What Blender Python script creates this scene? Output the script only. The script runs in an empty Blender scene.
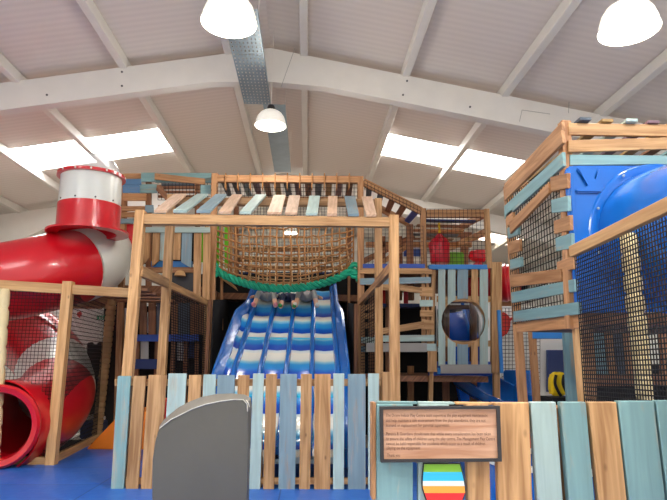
import bpy, bmesh, math, random
from mathutils import Vector, Matrix
random.seed(7)
SC = bpy.context.scene
COL = SC.collection
V = Vector
# ------------------------------------------------------------------ camera
F = 575.0; HC = 1.40
TH = math.radians(10.8); PSI = math.radians(2.5); RHO = 0.012
CAM = V((0, 0, HC))
fw = V((math.sin(PSI)*math.cos(TH), math.cos(PSI)*math.cos(TH), math.sin(TH)))
r0 = V((math.cos(PSI), -math.sin(PSI), 0)); u0 = r0.cross(fw)
rt = r0*math.cos(RHO) + u0*math.sin(RHO); up = -r0*math.sin(RHO) + u0*math.cos(RHO)
def ray(px, py): return rt*((px-333.5)/F) + up*((250-py)/F) + fw
def P(px, py, Y):
    d = ray(px, py); return CAM + d*(Y/d.y)
def PX(px, py, X):
    d = ray(px, py); return CAM + d*(X/d.x)
def PZ(px, py, Z):
    d = ray(px, py); return CAM + d*((Z-HC)/d.z)
cam = bpy.data.objects.new('camera', bpy.data.cameras.new('camera'))
COL.objects.link(cam); SC.camera = cam
M3 = Matrix((rt, up, -fw)).transposed()
cam.matrix_world = Matrix.Translation(CAM) @ M3.to_4x4()
cam.data.sensor_width = 36; cam.data.lens = 36*F/667.0; cam.data.clip_end = 200

# ------------------------------------------------------------------ materials
def srgb(r, g, b):
    f = lambda c: (c/255/12.92) if c/255 <= .04045 else ((c/255+.055)/1.055)**2.4
    return (f(r), f(g), f(b), 1)
MATS = {}
def base(name):
    m = bpy.data.materials.new(name); m.use_nodes = True
    nt = m.node_tree; b = nt.nodes['Principled BSDF']; MATS[name] = m
    return m, nt, b
def nd(nt, t, **kw):
    n = nt.nodes.new(t)
    for k, v in kw.items(): setattr(n, k, v)
    return n
def plain(name, c, rough=.5, metal=0, bump=0, bscale=30, var=.08, coat=0):
    m, nt, b = base(name)
    b.inputs['Roughness'].default_value = rough; b.inputs['Metallic'].default_value = metal
    b.inputs['Coat Weight'].default_value = coat
    tc = nd(nt, 'ShaderNodeTexCoord'); no = nd(nt, 'ShaderNodeTexNoise'); no.inputs['Scale'].default_value = 3; no.inputs['Detail'].default_value = 5
    nt.links.new(tc.outputs['Object'], no.inputs['Vector'])
    r = nd(nt, 'ShaderNodeValToRGB'); r.color_ramp.elements[0].position = .3; r.color_ramp.elements[1].position = .7
    r.color_ramp.elements[0].color = tuple(x*(1-var) for x in c[:3])+(1,); r.color_ramp.elements[1].color = tuple(min(1, x*(1+var)) for x in c[:3])+(1,)
    nt.links.new(no.outputs['Fac'], r.inputs['Fac']); nt.links.new(r.outputs['Color'], b.inputs['Base Color'])
    if bump:
        n2 = nd(nt, 'ShaderNodeTexNoise'); n2.inputs['Scale'].default_value = bscale
        nt.links.new(tc.outputs['Object'], n2.inputs['Vector'])
        bp = nd(nt, 'ShaderNodeBump'); bp.inputs['Strength'].default_value = bump; bp.inputs['Distance'].default_value = .02
        nt.links.new(n2.outputs['Fac'], bp.inputs['Height']); nt.links.new(bp.outputs['Normal'], b.inputs['Normal'])
    return m
def woody(name, c1, c2, paint=None, wear=.5, rough=.62, vary=.25):
    """grain along the board (UV.x is metres along it); optional worn paint over the wood"""
    m, nt, b = base(name); b.inputs['Roughness'].default_value = rough
    uv = nd(nt, 'ShaderNodeUVMap'); oi = nd(nt, 'ShaderNodeObjectInfo')
    off = nd(nt, 'ShaderNodeVectorMath', operation='SCALE'); off.inputs[0].default_value = (37, 11, 5)
    nt.links.new(oi.outputs['Random'], off.inputs['Scale'])
    ad = nd(nt, 'ShaderNodeVectorMath', operation='ADD'); nt.links.new(uv.outputs['UV'], ad.inputs[0]); nt.links.new(off.outputs[0], ad.inputs[1])
    mp = nd(nt, 'ShaderNodeMapping'); mp.inputs['Scale'].default_value = (1.6, 26, 1); nt.links.new(ad.outputs[0], mp.inputs['Vector'])
    no = nd(nt, 'ShaderNodeTexNoise'); no.inputs['Scale'].default_value = 1; no.inputs['Detail'].default_value = 4; no.inputs['Distortion'].default_value = .6
    nt.links.new(mp.outputs[0], no.inputs['Vector'])
    r = nd(nt, 'ShaderNodeValToRGB'); r.color_ramp.elements[0].position = .34; r.color_ramp.elements[1].position = .66
    r.color_ramp.elements[0].color = c1; r.color_ramp.elements[1].color = c2
    nt.links.new(no.outputs['Fac'], r.inputs['Fac'])
    mp2 = nd(nt, 'ShaderNodeMapping'); mp2.inputs['Scale'].default_value = (4, 9, 1); nt.links.new(ad.outputs[0], mp2.inputs['Vector'])
    vo = nd(nt, 'ShaderNodeTexVoronoi'); vo.inputs['Scale'].default_value = .8; nt.links.new(mp2.outputs[0], vo.inputs['Vector'])
    kn = nd(nt, 'ShaderNodeValToRGB'); kn.color_ramp.elements[0].position = .03; kn.color_ramp.elements[1].position = .1
    kn.color_ramp.elements[0].color = (.35, .3, .28, 1); kn.color_ramp.elements[1].color = (1, 1, 1, 1)
    nt.links.new(vo.outputs['Distance'], kn.inputs['Fac'])
    mx = nd(nt, 'ShaderNodeMix', data_type='RGBA', blend_type='MULTIPLY'); mx.inputs['Factor'].default_value = .8
    nt.links.new(r.outputs['Color'], mx.inputs['A']); nt.links.new(kn.outputs['Color'], mx.inputs['B'])
    out = mx.outputs['Result']
    if paint:
        n2 = nd(nt, 'ShaderNodeTexNoise'); n2.inputs['Scale'].default_value = .7; n2.inputs['Detail'].default_value = 6; n2.inputs['Roughness'].default_value = .7
        mp3 = nd(nt, 'ShaderNodeMapping'); mp3.inputs['Scale'].default_value = (2, 16, 1); nt.links.new(ad.outputs[0], mp3.inputs['Vector']); nt.links.new(mp3.outputs[0], n2.inputs['Vector'])
        r2 = nd(nt, 'ShaderNodeValToRGB'); r2.color_ramp.elements[0].position = .55; r2.color_ramp.elements[1].position = .72
        r2.color_ramp.elements[0].color = (0, 0, 0, 1); r2.color_ramp.elements[1].color = (wear, wear, wear, 1)
        nt.links.new(n2.outputs['Fac'], r2.inputs['Fac'])
        r3 = nd(nt, 'ShaderNodeValToRGB'); r3.color_ramp.elements[0].position = .3; r3.color_ramp.elements[1].position = .7
        r3.color_ramp.elements[0].color = tuple(x*.86 for x in paint[:3])+(1,); r3.color_ramp.elements[1].color = tuple(x*1.1 for x in paint[:3])+(1,)
        nt.links.new(no.outputs['Fac'], r3.inputs['Fac'])
        m2 = nd(nt, 'ShaderNodeMix', data_type='RGBA'); nt.links.new(r2.outputs['Color'], m2.inputs['Factor'])
        nt.links.new(r3.outputs['Color'], m2.inputs['A']); nt.links.new(out, m2.inputs['B']); out = m2.outputs['Result']
    hs = nd(nt, 'ShaderNodeHueSaturation')
    ma = nd(nt, 'ShaderNodeMapRange'); ma.inputs['To Min'].default_value = 1-vary*.6; ma.inputs['To Max'].default_value = 1+vary*.45
    nt.links.new(oi.outputs['Random'], ma.inputs['Value']); nt.links.new(ma.outputs[0], hs.inputs['Value'])
    nt.links.new(out, hs.inputs['Color']); nt.links.new(hs.outputs['Color'], b.inputs['Base Color'])
    bp = nd(nt, 'ShaderNodeBump'); bp.inputs['Strength'].default_value = .15; bp.inputs['Distance'].default_value = .004
    nt.links.new(no.outputs['Fac'], bp.inputs['Height']); nt.links.new(bp.outputs['Normal'], b.inputs['Normal'])
    return m
def glow(name, c, s):
    m, nt, b = base(name); b.inputs['Base Color'].default_value = c
    b.inputs['Emission Color'].default_value = c; b.inputs['Emission Strength'].default_value = s
    return m
W1, W2 = srgb(156, 112, 68), srgb(204, 160, 110)
wood = woody('pine_wood', W1, W2)
woody('dark_wood', srgb(118, 76, 48), srgb(160, 108, 72))
woody('yellow_wood', srgb(190, 142, 90), srgb(220, 176, 122))
woody('red_wood', srgb(152, 104, 64), srgb(194, 144, 98))
woody('pale_paint', W1, W2, srgb(170, 192, 187), .5)
woody('teal_paint', W1, W2, srgb(120, 156, 157), .55)
woody('blue_paint', W1, W2, srgb(126, 150, 160), .6)
woody('bright_paint', W1, W2, srgb(90, 134, 176), .4)
woody('slate_paint', W1, W2, srgb(78, 88, 100), .4)
woody('ochre_paint', W1, W2, srgb(176, 140, 84), .3)
woody('mauve_paint', W1, W2, srgb(120, 92, 100), .3)
woody('log_wood', srgb(214, 190, 138), srgb(236, 216, 168), vary=.1)
plain('white_steel', srgb(226, 222, 214), .55, var=.03)
plain('wall_white', srgb(226, 226, 222), .8, var=.03)
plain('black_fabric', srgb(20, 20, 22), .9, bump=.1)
plain('black_cord', srgb(20, 19, 20), .8)
plain('brown_rope', srgb(164, 116, 70), .85, var=.2)
plain('pale_rope', srgb(184, 150, 106), .85, var=.2)
plain('green_rope', srgb(20, 160, 124), .75, var=.25)
plain('blue_plastic', srgb(16, 98, 184), .22, var=.04, coat=.3)
plain('deep_blue_plastic', srgb(10, 72, 160), .25, var=.06, coat=.3)
plain('sky_blue_pad', srgb(40, 120, 190), .5)
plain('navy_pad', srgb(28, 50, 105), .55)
plain('hall_floor', srgb(196, 186, 172), .6)
plain('blue_pad', srgb(35, 75, 165), .5)
plain('red_plastic', srgb(206, 18, 34), .3, var=.05, coat=.4)
plain('white_plastic', srgb(222, 224, 216), .3, var=.03)
plain('red_vinyl', srgb(190, 16, 42), .35, var=.1, bump=.1, bscale=8)
plain('red_pad', srgb(200, 40, 34), .5)
plain('orange_pad', srgb(240, 130, 20), .5)
plain('green_vinyl', srgb(96, 176, 26), .5)
plain('green_mesh', srgb(104, 190, 20), .7, bump=.5, bscale=90)
plain('yellow_fabric', srgb(240, 205, 20), .7)
plain('grey_vinyl', srgb(88, 85, 77), .42, var=.06, bump=.12, bscale=7)
plain('grey_edge', srgb(118, 114, 105), .45, var=.08)
plain('grey_pad', srgb(156, 152, 146), .5, var=.05)
plain('seam_thread', srgb(205, 200, 188), .8)
plain('galvanised', srgb(142, 160, 170), .4, .35, var=.12)
plain('dark_metal', srgb(52, 50, 52), .5, .3)
plain('skin', srgb(224, 172, 142), .6)
plain('hair_brown', srgb(70, 46, 30), .7)
plain('cloth_grey', srgb(150, 150, 152), .8, var=.3)
plain('cloth_navy', srgb(44, 52, 86), .8, var=.2)
plain('cloth_white', srgb(224, 220, 214), .8, var=.15)
plain('cloth_pink', srgb(206, 130, 140), .8)
plain('shoe_green', srgb(40, 140, 60), .6)
plain('exit_green', srgb(20, 160, 120), .5)
plain('sign_ink', srgb(96, 66, 50), .7)
plain('ring_green', srgb(126, 184, 48), .4); plain('band_cyan', srgb(44, 184, 224), .4); plain('band_orange', srgb(240, 160, 60), .4); plain('band_red', srgb(222, 40, 44), .4)
glow('skylight_glow', (1, 1, 1, 1), 16.0)
glow('lamp_glow', (1, .97, .88, 1), .2)
glow('bulb_glow', (1, .97, .9, 1), 6)
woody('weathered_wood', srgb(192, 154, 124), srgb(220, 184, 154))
woody('sign_wood', srgb(172, 124, 94), srgb(208, 166, 136), vary=.02)

def roof_mat():
    m, nt, b = base('roof_sheet'); b.inputs['Roughness'].default_value = .55
    tc = nd(nt, 'ShaderNodeTexCoord'); w = nd(nt, 'ShaderNodeTexWave', bands_direction='Y'); w.inputs['Scale'].default_value = 2.2
    nt.links.new(tc.outputs['Object'], w.inputs['Vector'])
    r = nd(nt, 'ShaderNodeValToRGB'); r.color_ramp.elements[0].color = srgb(220, 211, 203); r.color_ramp.elements[1].color = srgb(226, 217, 209)
    nt.links.new(w.outputs['Fac'], r.inputs['Fac']); nt.links.new(r.outputs['Color'], b.inputs['Base Color'])
    bp = nd(nt, 'ShaderNodeBump'); bp.inputs['Strength'].default_value = .05; bp.inputs['Distance'].default_value = .02
    nt.links.new(w.outputs['Fac'], bp.inputs['Height']); nt.links.new(bp.outputs['Normal'], b.inputs['Normal'])
roof_mat()
def floor_mat():
    m, nt, b = base('blue_floor'); b.inputs['Roughness'].default_value = .4
    tc = nd(nt, 'ShaderNodeTexCoord'); br = nd(nt, 'ShaderNodeTexBrick')
    br.offset = 0; br.inputs['Scale'].default_value = 1; br.inputs['Brick Width'].default_value = 2.0; br.inputs['Row Height'].default_value = 1.0
    br.inputs['Mortar Size'].default_value = .008
    br.inputs['Color1'].default_value = srgb(34, 98, 186); br.inputs['Color2'].default_value = srgb(38, 104, 194); br.inputs['Mortar'].default_value = srgb(18, 60, 140)
    nt.links.new(tc.outputs['Object'], br.inputs['Vector'])
    nt.links.new(br.outputs['Color'], b.inputs['Base Color'])
    n2 = nd(nt, 'ShaderNodeTexNoise'); n2.inputs['Scale'].default_value = 4; nt.links.new(tc.outputs['Object'], n2.inputs['Vector'])
    bp = nd(nt, 'ShaderNodeBump'); bp.inputs['Strength'].default_value = .25; bp.inputs['Distance'].default_value = .05
    nt.links.new(n2.outputs['Fac'], bp.inputs['Height']); nt.links.new(bp.outputs['Normal'], b.inputs['Normal'])
floor_mat()
def lane_mat():
    m, nt, b = base('slide_lane'); b.inputs['Roughness'].default_value = .2; b.inputs['Coat Weight'].default_value = .3
    uv = nd(nt, 'ShaderNodeUVMap'); sp = nd(nt, 'ShaderNodeSeparateXYZ'); nt.links.new(uv.outputs['UV'], sp.inputs[0])
    fr = nd(nt, 'ShaderNodeMath', operation='FRACT'); nt.links.new(sp.outputs['X'], fr.inputs[0])
    r = nd(nt, 'ShaderNodeValToRGB'); e = r.color_ramp.elements
    e[0].position = 0; e[0].color = srgb(190, 214, 224); e[1].position = 1; e[1].color = srgb(16, 74, 176)
    for p, c in ((.1, (236, 234, 222)), (.36, (232, 234, 226)), (.46, (140, 204, 228)), (.58, (44, 150, 214)), (.74, (30, 128, 206)), (.82, (16, 84, 190)), (.985, (12, 66, 170))):
        k = e.new(p); k.color = srgb(*c)
    nt.links.new(fr.outputs[0], r.inputs['Fac']); nt.links.new(r.outputs['Color'], b.inputs['Base Color'])
lane_mat()
def glass_mat():
    m, nt, b = base('tinted_pane')
    t = nd(nt, 'ShaderNodeBsdfTransparent'); t.inputs['Color'].default_value = (.45, .47, .5, 1)
    g = nd(nt, 'ShaderNodeBsdfGlossy'); g.inputs['Roughness'].default_value = .2
    fr = nd(nt, 'ShaderNodeFresnel'); mx = nd(nt, 'ShaderNodeMixShader')
    nt.links.new(fr.outputs[0], mx.inputs[0]); nt.links.new(t.outputs[0], mx.inputs[1]); nt.links.new(g.outputs[0], mx.inputs[2])
    nt.links.new(mx.outputs[0], nt.nodes['Material Output'].inputs['Surface'])
glass_mat()

# ------------------------------------------------------------------ builders
class TH_: pass
def thing(name, label, cat, loc=(0, 0, 0), group=None):
    o = bpy.data.objects.new(name, None); COL.objects.link(o); o.location = loc
    o.empty_display_size = .1
    o['label'] = label; o['category'] = cat
    if group: o['group'] = group
    return o
def wpos(o):
    v = V((0, 0, 0))
    while o is not None: v += V(o.location); o = o.parent
    return v
def finish(name, bm, mat, par=None, smooth=False, L=None, label=None):
    """bmesh in world coordinates -> one object whose origin is its centre"""
    bmesh.ops.recalc_face_normals(bm, faces=bm.faces[:])
    n = max(1, len(bm.verts)); c = V((0, 0, 0))
    for v in bm.verts: c += v.co
    c /= n
    if L is not None:
        L = L.normalized(); a = V((0, 0, 1)) if abs(L.z) < .8 else V((1, 0, 0))
        W = L.cross(a).normalized(); N = L.cross(W)
        lay = bm.loops.layers.uv.verify()
        for f in bm.faces:
            for l in f.loops:
                d = l.vert.co - c; l[lay].uv = (d.dot(L), d.dot(W)+d.dot(N)*.9)
    for v in bm.verts: v.co -= c
    me = bpy.data.meshes.new(name); bm.to_mesh(me); bm.free()
    o = bpy.data.objects.new(name, me); COL.objects.link(o)
    for m in (mat if isinstance(mat, (list, tuple)) else [mat]): me.materials.append(MATS[m] if isinstance(m, str) else m)
    if smooth:
        for p in me.polygons: p.use_smooth = True
        me.set_sharp_from_angle(angle=math.radians(38))
    if par is not None: o.parent = par; o.location = c - wpos(par)
    else: o.location = c
    if label: o['label'] = label
    return o
def tag(o, label=None, cat=None, group=None, kind=None):
    if label: o['label'] = label
    if cat: o['category'] = cat
    if group: o['group'] = group
    if kind: o['kind'] = kind
    return o
def prism_bm(bm, pts, off):
    a = [bm.verts.new(p) for p in pts]; b = [bm.verts.new(p+off) for p in pts]
    bm.faces.new(a); bm.faces.new(b[::-1]); n = len(pts)
    for i in range(n): bm.faces.new((a[i], b[i], b[(i+1) % n], a[(i+1) % n]))
def longdir(pts):
    best = None
    n = len(pts)
    if n == 4:
        d1 = (pts[1]+pts[2]-pts[0]-pts[3]); d2 = (pts[2]+pts[3]-pts[0]-pts[1])
        return d1 if d1.length > d2.length else d2
    for i in range(n):
        d = pts[(i+1) % n]-pts[i]
        if best is None or d.length > best.length: best = d
    return best
PAINTED = {'pale_paint': 'pale blue painted', 'teal_paint': 'teal painted', 'blue_paint': 'grey-blue painted', 'bright_paint': 'bright blue painted'}
def slab(par, name, mat, pts, off, bev=.003, label=None):
    bm = bmesh.new(); prism_bm(bm, pts, off)
    if bev: bmesh.ops.bevel(bm, geom=bm.edges[:], offset=bev, segments=1, affect='EDGES')
    L = longdir(pts)
    if label is None and mat in PAINTED: label = PAINTED[mat]+' '+name.replace('_', ' ')
    return finish(name, bm, mat, par, L=L, label=label)
def B(par, name, mat, q, Y, t=.03, bev=.003, label=None):
    """board whose front face lies in the upright plane at depth Y"""
    return slab(par, name, mat, [P(x, y, Y) for x, y in q], V((0, t, 0)), bev, label)
def R(par, name, mat, x0, y0, x1, y1, Y, t=.03, lean=0, bev=.003, label=None):
    """x range at the top edge, lean = px shift of the lower edge"""
    return B(par, name, mat, [(x0, y0), (x1, y0), (x1+lean, y1), (x0+lean, y1)], Y, t, bev, label)
def bar(par, name, mat, p0, p1, w, t, side=None, bev=.004, label=None):
    """w across (along side), t the other way; centre line p0-p1"""
    ax = (p1-p0).normalized()
    if side is None: side = V((1, 0, 0)) if abs(ax.z) > .7 else ax.cross(V((0, 0, 1)))
    side = (side - ax*side.dot(ax)).normalized(); n = ax.cross(side).normalized()
    bm = bmesh.new()
    q = [p0+side*(w/2)*a+n*(t/2)*b for a, b in ((-1, -1), (1, -1), (1, 1), (-1, 1))]
    prism_bm(bm, q, p1-p0)
    if bev: bmesh.ops.bevel(bm, geom=bm.edges[:], offset=bev, segments=1, affect='EDGES')
    if label is None and mat in PAINTED: label = PAINTED[mat]+' '+name.replace('_', ' ')
    return finish(name, bm, mat, par, L=ax, label=label)
def post(par, mat, xt, yt, xb, yb, Y, w, d, z0=0, name='post'):
    a = P(xt, yt, Y); b = P(xb, yb, Y)
    if z0 is not None:
        k = (z0-a.z)/(b.z-a.z); b = a+(b-a)*k
    o = V((0, d/2, 0))
    return bar(par, name, mat, a+o, b+o, w, d, side=V((1, 0, 0)))
def tube_bm(bm, pts, r, n=6, cap=True, closed=False):
    """round rod through points; r number or list"""
    rr = r if isinstance(r, (list, tuple)) else [r]*len(pts)
    rings = []; prev = None; N = len(pts)
    for i, p in enumerate(pts):
        if closed: t = pts[(i+1) % N]-pts[i-1]
        else: t = pts[min(i+1, N-1)]-pts[max(i-1, 0)]
        t = t.normalized()
        if prev is None:
            a = V((0, 0, 1)) if abs(t.z) < .9 else V((1, 0, 0)); s = t.cross(a).normalized()
        else: s = (prev - t*prev.dot(t)).normalized()
        prev = s; u = t.cross(s)
        rings.append([bm.verts.new(p+(s*math.cos(2*math.pi*k/n)+u*math.sin(2*math.pi*k/n))*rr[i]) for k in range(n)])
    for i in range(N if closed else N-1):
        a, b = rings[i], rings[(i+1) % N]
        for k in range(n): bm.faces.new((a[k], a[(k+1) % n], b[(k+1) % n], b[k]))
    if cap and not closed: bm.faces.new(rings[0][::-1]); bm.faces.new(rings[-1])
    return rings
def tube(par, name, mat, pts, r, n=8, smooth=True, label=None, cap=True):
    bm = bmesh.new(); tube_bm(bm, pts, r, n, cap)
    return finish(name, bm, mat, par, smooth=smooth, L=pts[-1]-pts[0], label=label)
def lathe_bm(bm, prof, c, axis=V((0, 0, 1)), n=40, closed=False):
    """prof: (radius, height along axis) list"""
    axis = axis.normalized(); a = V((0, 0, 1)) if abs(axis.z) < .9 else V((1, 0, 0)); s = axis.cross(a).normalized(); u = axis.cross(s)
    rings = []
    for r, h in prof:
        rings.append([bm.verts.new(c+axis*h+(s*math.cos(2*math.pi*k/n)+u*math.sin(2*math.pi*k/n))*max(r, 1e-4)) for k in range(n)])
    m = len(rings)
    for i in range(m if closed else m-1):
        p, q = rings[i], rings[(i+1) % m]
        for k in range(n): bm.faces.new((p[k], p[(k+1) % n], q[(k+1) % n], q[k]))
def lathe(par, name, mat, prof, c, axis=V((0, 0, 1)), n=40, closed=False, label=None, smooth=True):
    bm = bmesh.new(); lathe_bm(bm, prof, c, axis, n, closed)
    return finish(name, bm, mat, par, smooth=smooth, label=label)
def catmull(pts, k=10):
    out = []; n = len(pts)
    for i in range(n-1):
        p0, p1, p2, p3 = pts[max(i-1, 0)], pts[i], pts[i+1], pts[min(i+2, n-1)]
        for j in range(k):
            t = j/k
            out.append(.5*((2*p1)+(p2-p0)*t+(2*p0-5*p1+4*p2-p3)*t*t+(3*p1-p0-3*p2+p3)*t**3))
    out.append(pts[-1]); return out
def net(par, mat, c, cell, r, name='net', kind=None):
    """square mesh net over the quad c = [tl, tr, br, bl]"""
    tl, tr, br, bl = c
    nu = max(1, round((tr-tl).length/cell)); nv = max(1, round((bl-tl).length/cell)); bm = bmesh.new()
    S = lambda u, v: (tl*(1-u)+tr*u)*(1-v)+(bl*(1-u)+br*u)*v
    for i in range(nu+1): tube_bm(bm, [S(i/nu, 0), S(i/nu, 1)], r, 4, False)
    for j in range(nv+1): tube_bm(bm, [S(0, j/nv), S(1, j/nv)], r, 4, False)
    return finish(name, bm, mat, par)
def box(par, name, mat, p, q, bev=.01, label=None):
    p, q = V(p), V(q)
    lo = V([min(a, b) for a, b in zip(p, q)]); hi = V([max(a, b) for a, b in zip(p, q)])
    pts = [V((lo.x, lo.y, lo.z)), V((hi.x, lo.y, lo.z)), V((hi.x, lo.y, hi.z)), V((lo.x, lo.y, hi.z))]
    bm = bmesh.new(); prism_bm(bm, pts, V((0, hi.y-lo.y, 0)))
    if bev: bmesh.ops.bevel(bm, geom=bm.edges[:], offset=bev, segments=2, affect='EDGES')
    d = hi-lo; L = V((1, 0, 0)) if d.x >= max(d.y, d.z) else (V((0, 1, 0)) if d.y >= d.z else V((0, 0, 1)))
    return finish(name, bm, mat, par, L=L, label=label)
# ================================================================== SETTING
Y1, Y2, Y3 = 9.3, 16.2, 23.0          # portal frames of the hall
AP = P(270, 39, Y1); BL = P(0, 74, Y1); BR = P(667, 119, Y1)
SL = (AP.z-BL.z)/(AP.x-BL.x); SR = (AP.z-BR.z)/(BR.x-AP.x)
XL, XR = -9.3, 9.0
def zroof(x): return AP.z-(AP.x-x)*SL if x < AP.x else AP.z-(x-AP.x)*SR
YB, YE = -3.0, 23.4
def quad(name, pts, mat, off, label=None):
    bm = bmesh.new(); prism_bm(bm, [V(p) for p in pts], V(off))
    return tag(finish(name, bm, mat, L=V((0, 1, 0))), kind='structure')
quad('floor', [(XL, YB, 0), (XR, YB, 0), (XR, YE, 0), (XL, YE, 0)], 'hall_floor', (0, 0, -.1))
t = thing('floor_mat', 'shiny blue vinyl matting laid over the floor around the play frames', 'mat', (0, 5, 0))
box(t, 'mat', 'blue_floor', (-6.5, 2.0, 0.001), (6.0, 9.6, .02), .005)
quad('wall_left', [(XL, YB, 0), (XL, YE, 0), (XL, YE, zroof(XL)), (XL, YB, zroof(XL))], 'wall_white', (-.15, 0, 0))
quad('wall_right', [(XR, YB, 0), (XR, YE, 0), (XR, YE, zroof(XR)), (XR, YB, zroof(XR))], 'wall_white', (.15, 0, 0))
quad('wall_back', [(XL, YE, 0), (XR, YE, 0), (XR, YE, zroof(XR)), (AP.x, YE, AP.z), (XL, YE, zroof(XL))], 'wall_white', (0, .15, 0))
# roof sheets, cut into strips so the rooflights are real openings filled with a translucent sheet
SKY = []
def onroof(px, py, side):
    d = ray(px, py); n = V((-SL, 0, 1)) if side < 0 else V((SR, 0, 1))
    A = V((AP.x, 0, AP.z)); return CAM+d*(n.dot(A-CAM)/n.dot(d))
def roof_side(side):
    inner = AP.x; outer = XL if side < 0 else XR
    pin = onroof(165, 129, -1) if side < 0 else onroof(386, 137, 1)
    ya = onroof(97, 137, -1).y if side < 0 else onroof(420, 140, 1).y
    yb = onroof(112, 160, -1).y if side < 0 else onroof(412, 161, 1).y
    return pin.x, ya, yb
nm = 0
for side in (-1, 1):
    xi, ya, yb = roof_side(side); xo = onroof(31, 171, -1).x if side < 0 else onroof(521, 165, 1).x
    outer = XL-.2 if side < 0 else XR+.2
    lights = [(-.4, 2.6), (ya, yb)]
    g = (onroof(489, 230, 1), onroof(531, 236, 1), onroof(496, 243, 1)) if side > 0 else (onroof(147, 206, -1), onroof(100, 215, -1), onroof(150, 211, -1))
    far = (g[0].x, g[1].x, g[0].y, max(g[2].y, g[0].y+.9) if g[2].y > g[0].y else g[0].y+1.0)
    far = (far[0], far[1], min(g[0].y, g[2].y), max(g[0].y, g[2].y))
    bm = bmesh.new()
    def q(x0, x1, y0, y1):
        prism_bm(bm, [V((x0, y0, zroof(x0))), V((x1, y0, zroof(x1))), V((x1, y1, zroof(x1))), V((x0, y1, zroof(x0)))], V((0, 0, .06)))
    q(AP.x, xi, YB, YE); q(xo, outer, YB, YE)
    ys = [YB]+[v for l in lights for v in l]+[YE]
    for a, b in zip(ys[0::2], ys[1::2]):
        if b < far[2]: q(xi, xo, a, b)
        else:
            q(xi, xo, a, far[2]); q(xi, xo, far[3], b); q(xi, far[0], far[2], far[3]); q(far[1], xo, far[2], far[3])
    tag(finish('ceiling', bm, 'roof_sheet'), kind='structure')
    for a, b, x0, x1 in [(l[0], l[1], xi, xo) for l in lights]+[(far[2], far[3], far[0], far[1])]:
        nm += 1; bm = bmesh.new()
        prism_bm(bm, [V((x0, a, zroof(x0)+.02)), V((x1, a, zroof(x1)+.02)), V((x1, b, zroof(x1)+.02)), V((x0, b, zroof(x0)+.02))], V((0, 0, .03)))
        tag(finish('window_%d' % nm, bm, 'skylight_glow'), kind='structure')
# portal frame beams: the nearest follows the photographed outline
def frame(Y, n):
    dz = lambda x: zroof(x)-.17
    xs = [XL, -7.2, AP.x-1.0, AP.x, AP.x+1.0, 7.0, XR]
    top = [V((x, Y, dz(x))) for x in xs]
    dep = [1.25, .5, .5, .64, .52, .52, 1.25]
    bot = [V((x, Y, dz(x)-d)) for x, d in zip(xs, dep)]
    bm = bmesh.new(); prism_bm(bm, top+bot[::-1], V((0, .2, 0)))
    b = tag(finish('roof_beam', bm, 'white_steel'), kind='structure')
    for x in (XL, XR-.35):
        bm = bmesh.new(); prism_bm(bm, [V((x, Y, 0)), V((x+.35, Y, 0)), V((x+.35, Y, dz(XL)-.4)), V((x, Y, dz(XL)-.4))], V((0, .2, 0)))
        tag(finish('roof_column', bm, 'white_steel'), kind='structure')
    if n == 1:
        for px, py in ((47, 95), (122, 72), (122, 86), (407, 81), (403, 95), (470, 107)):
            c = P(px, py, Y); lathe(b, 'bolt', 'dark_metal', [(0, -.02), (.018, -.02), (.018, .01), (0, .01)], c, V((0, -1, 0)), 8)
        for s0, s1 in (((569, 102), (568.5, 113)), ((519.5, 121.5), (522, 110)), ((522, 110), (550, 114))):
            bar(b, 'joint_seam', 'grey_pad', P(*s0, Y-.002), P(*s1, Y-.002), .008, .006, side=V((1, 0, 0)) if s0[0] != 522 else V((0, 0, 1)), bev=0)
        a, c = P(295, 48, Y-.002), P(281, 87, Y-.002)
        bar(b, 'joint_seam', 'grey_pad', a, c, .008, .006, side=V((1, 0, 0)), bev=0)
for i, Y in enumerate((Y1-6.9, Y1, Y2, Y3)): frame(Y, i)
# purlins running the length of the hall
px_at = [onroof(16, 71, -1).x, onroof(124, 58, -1).x, onroof(229, 45, -1).x, onroof(304, 46, 1).x, onroof(405, 69, 1).x, onroof(504, 87, 1).x, onroof(604, 105, 1).x]
px_at += [px_at[0]-1.62, px_at[0]-3.2, px_at[0]-4.7, px_at[6]+1.6, px_at[6]+3.2]
for x in px_at:
    if not XL < x < XR: continue
    z = zroof(x)
    tag(bar(None, 'purlin', 'white_steel', V((x, YB, z-.1)), V((x, YE, z-.1)), .13, .19, bev=.01), kind='structure')

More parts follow.
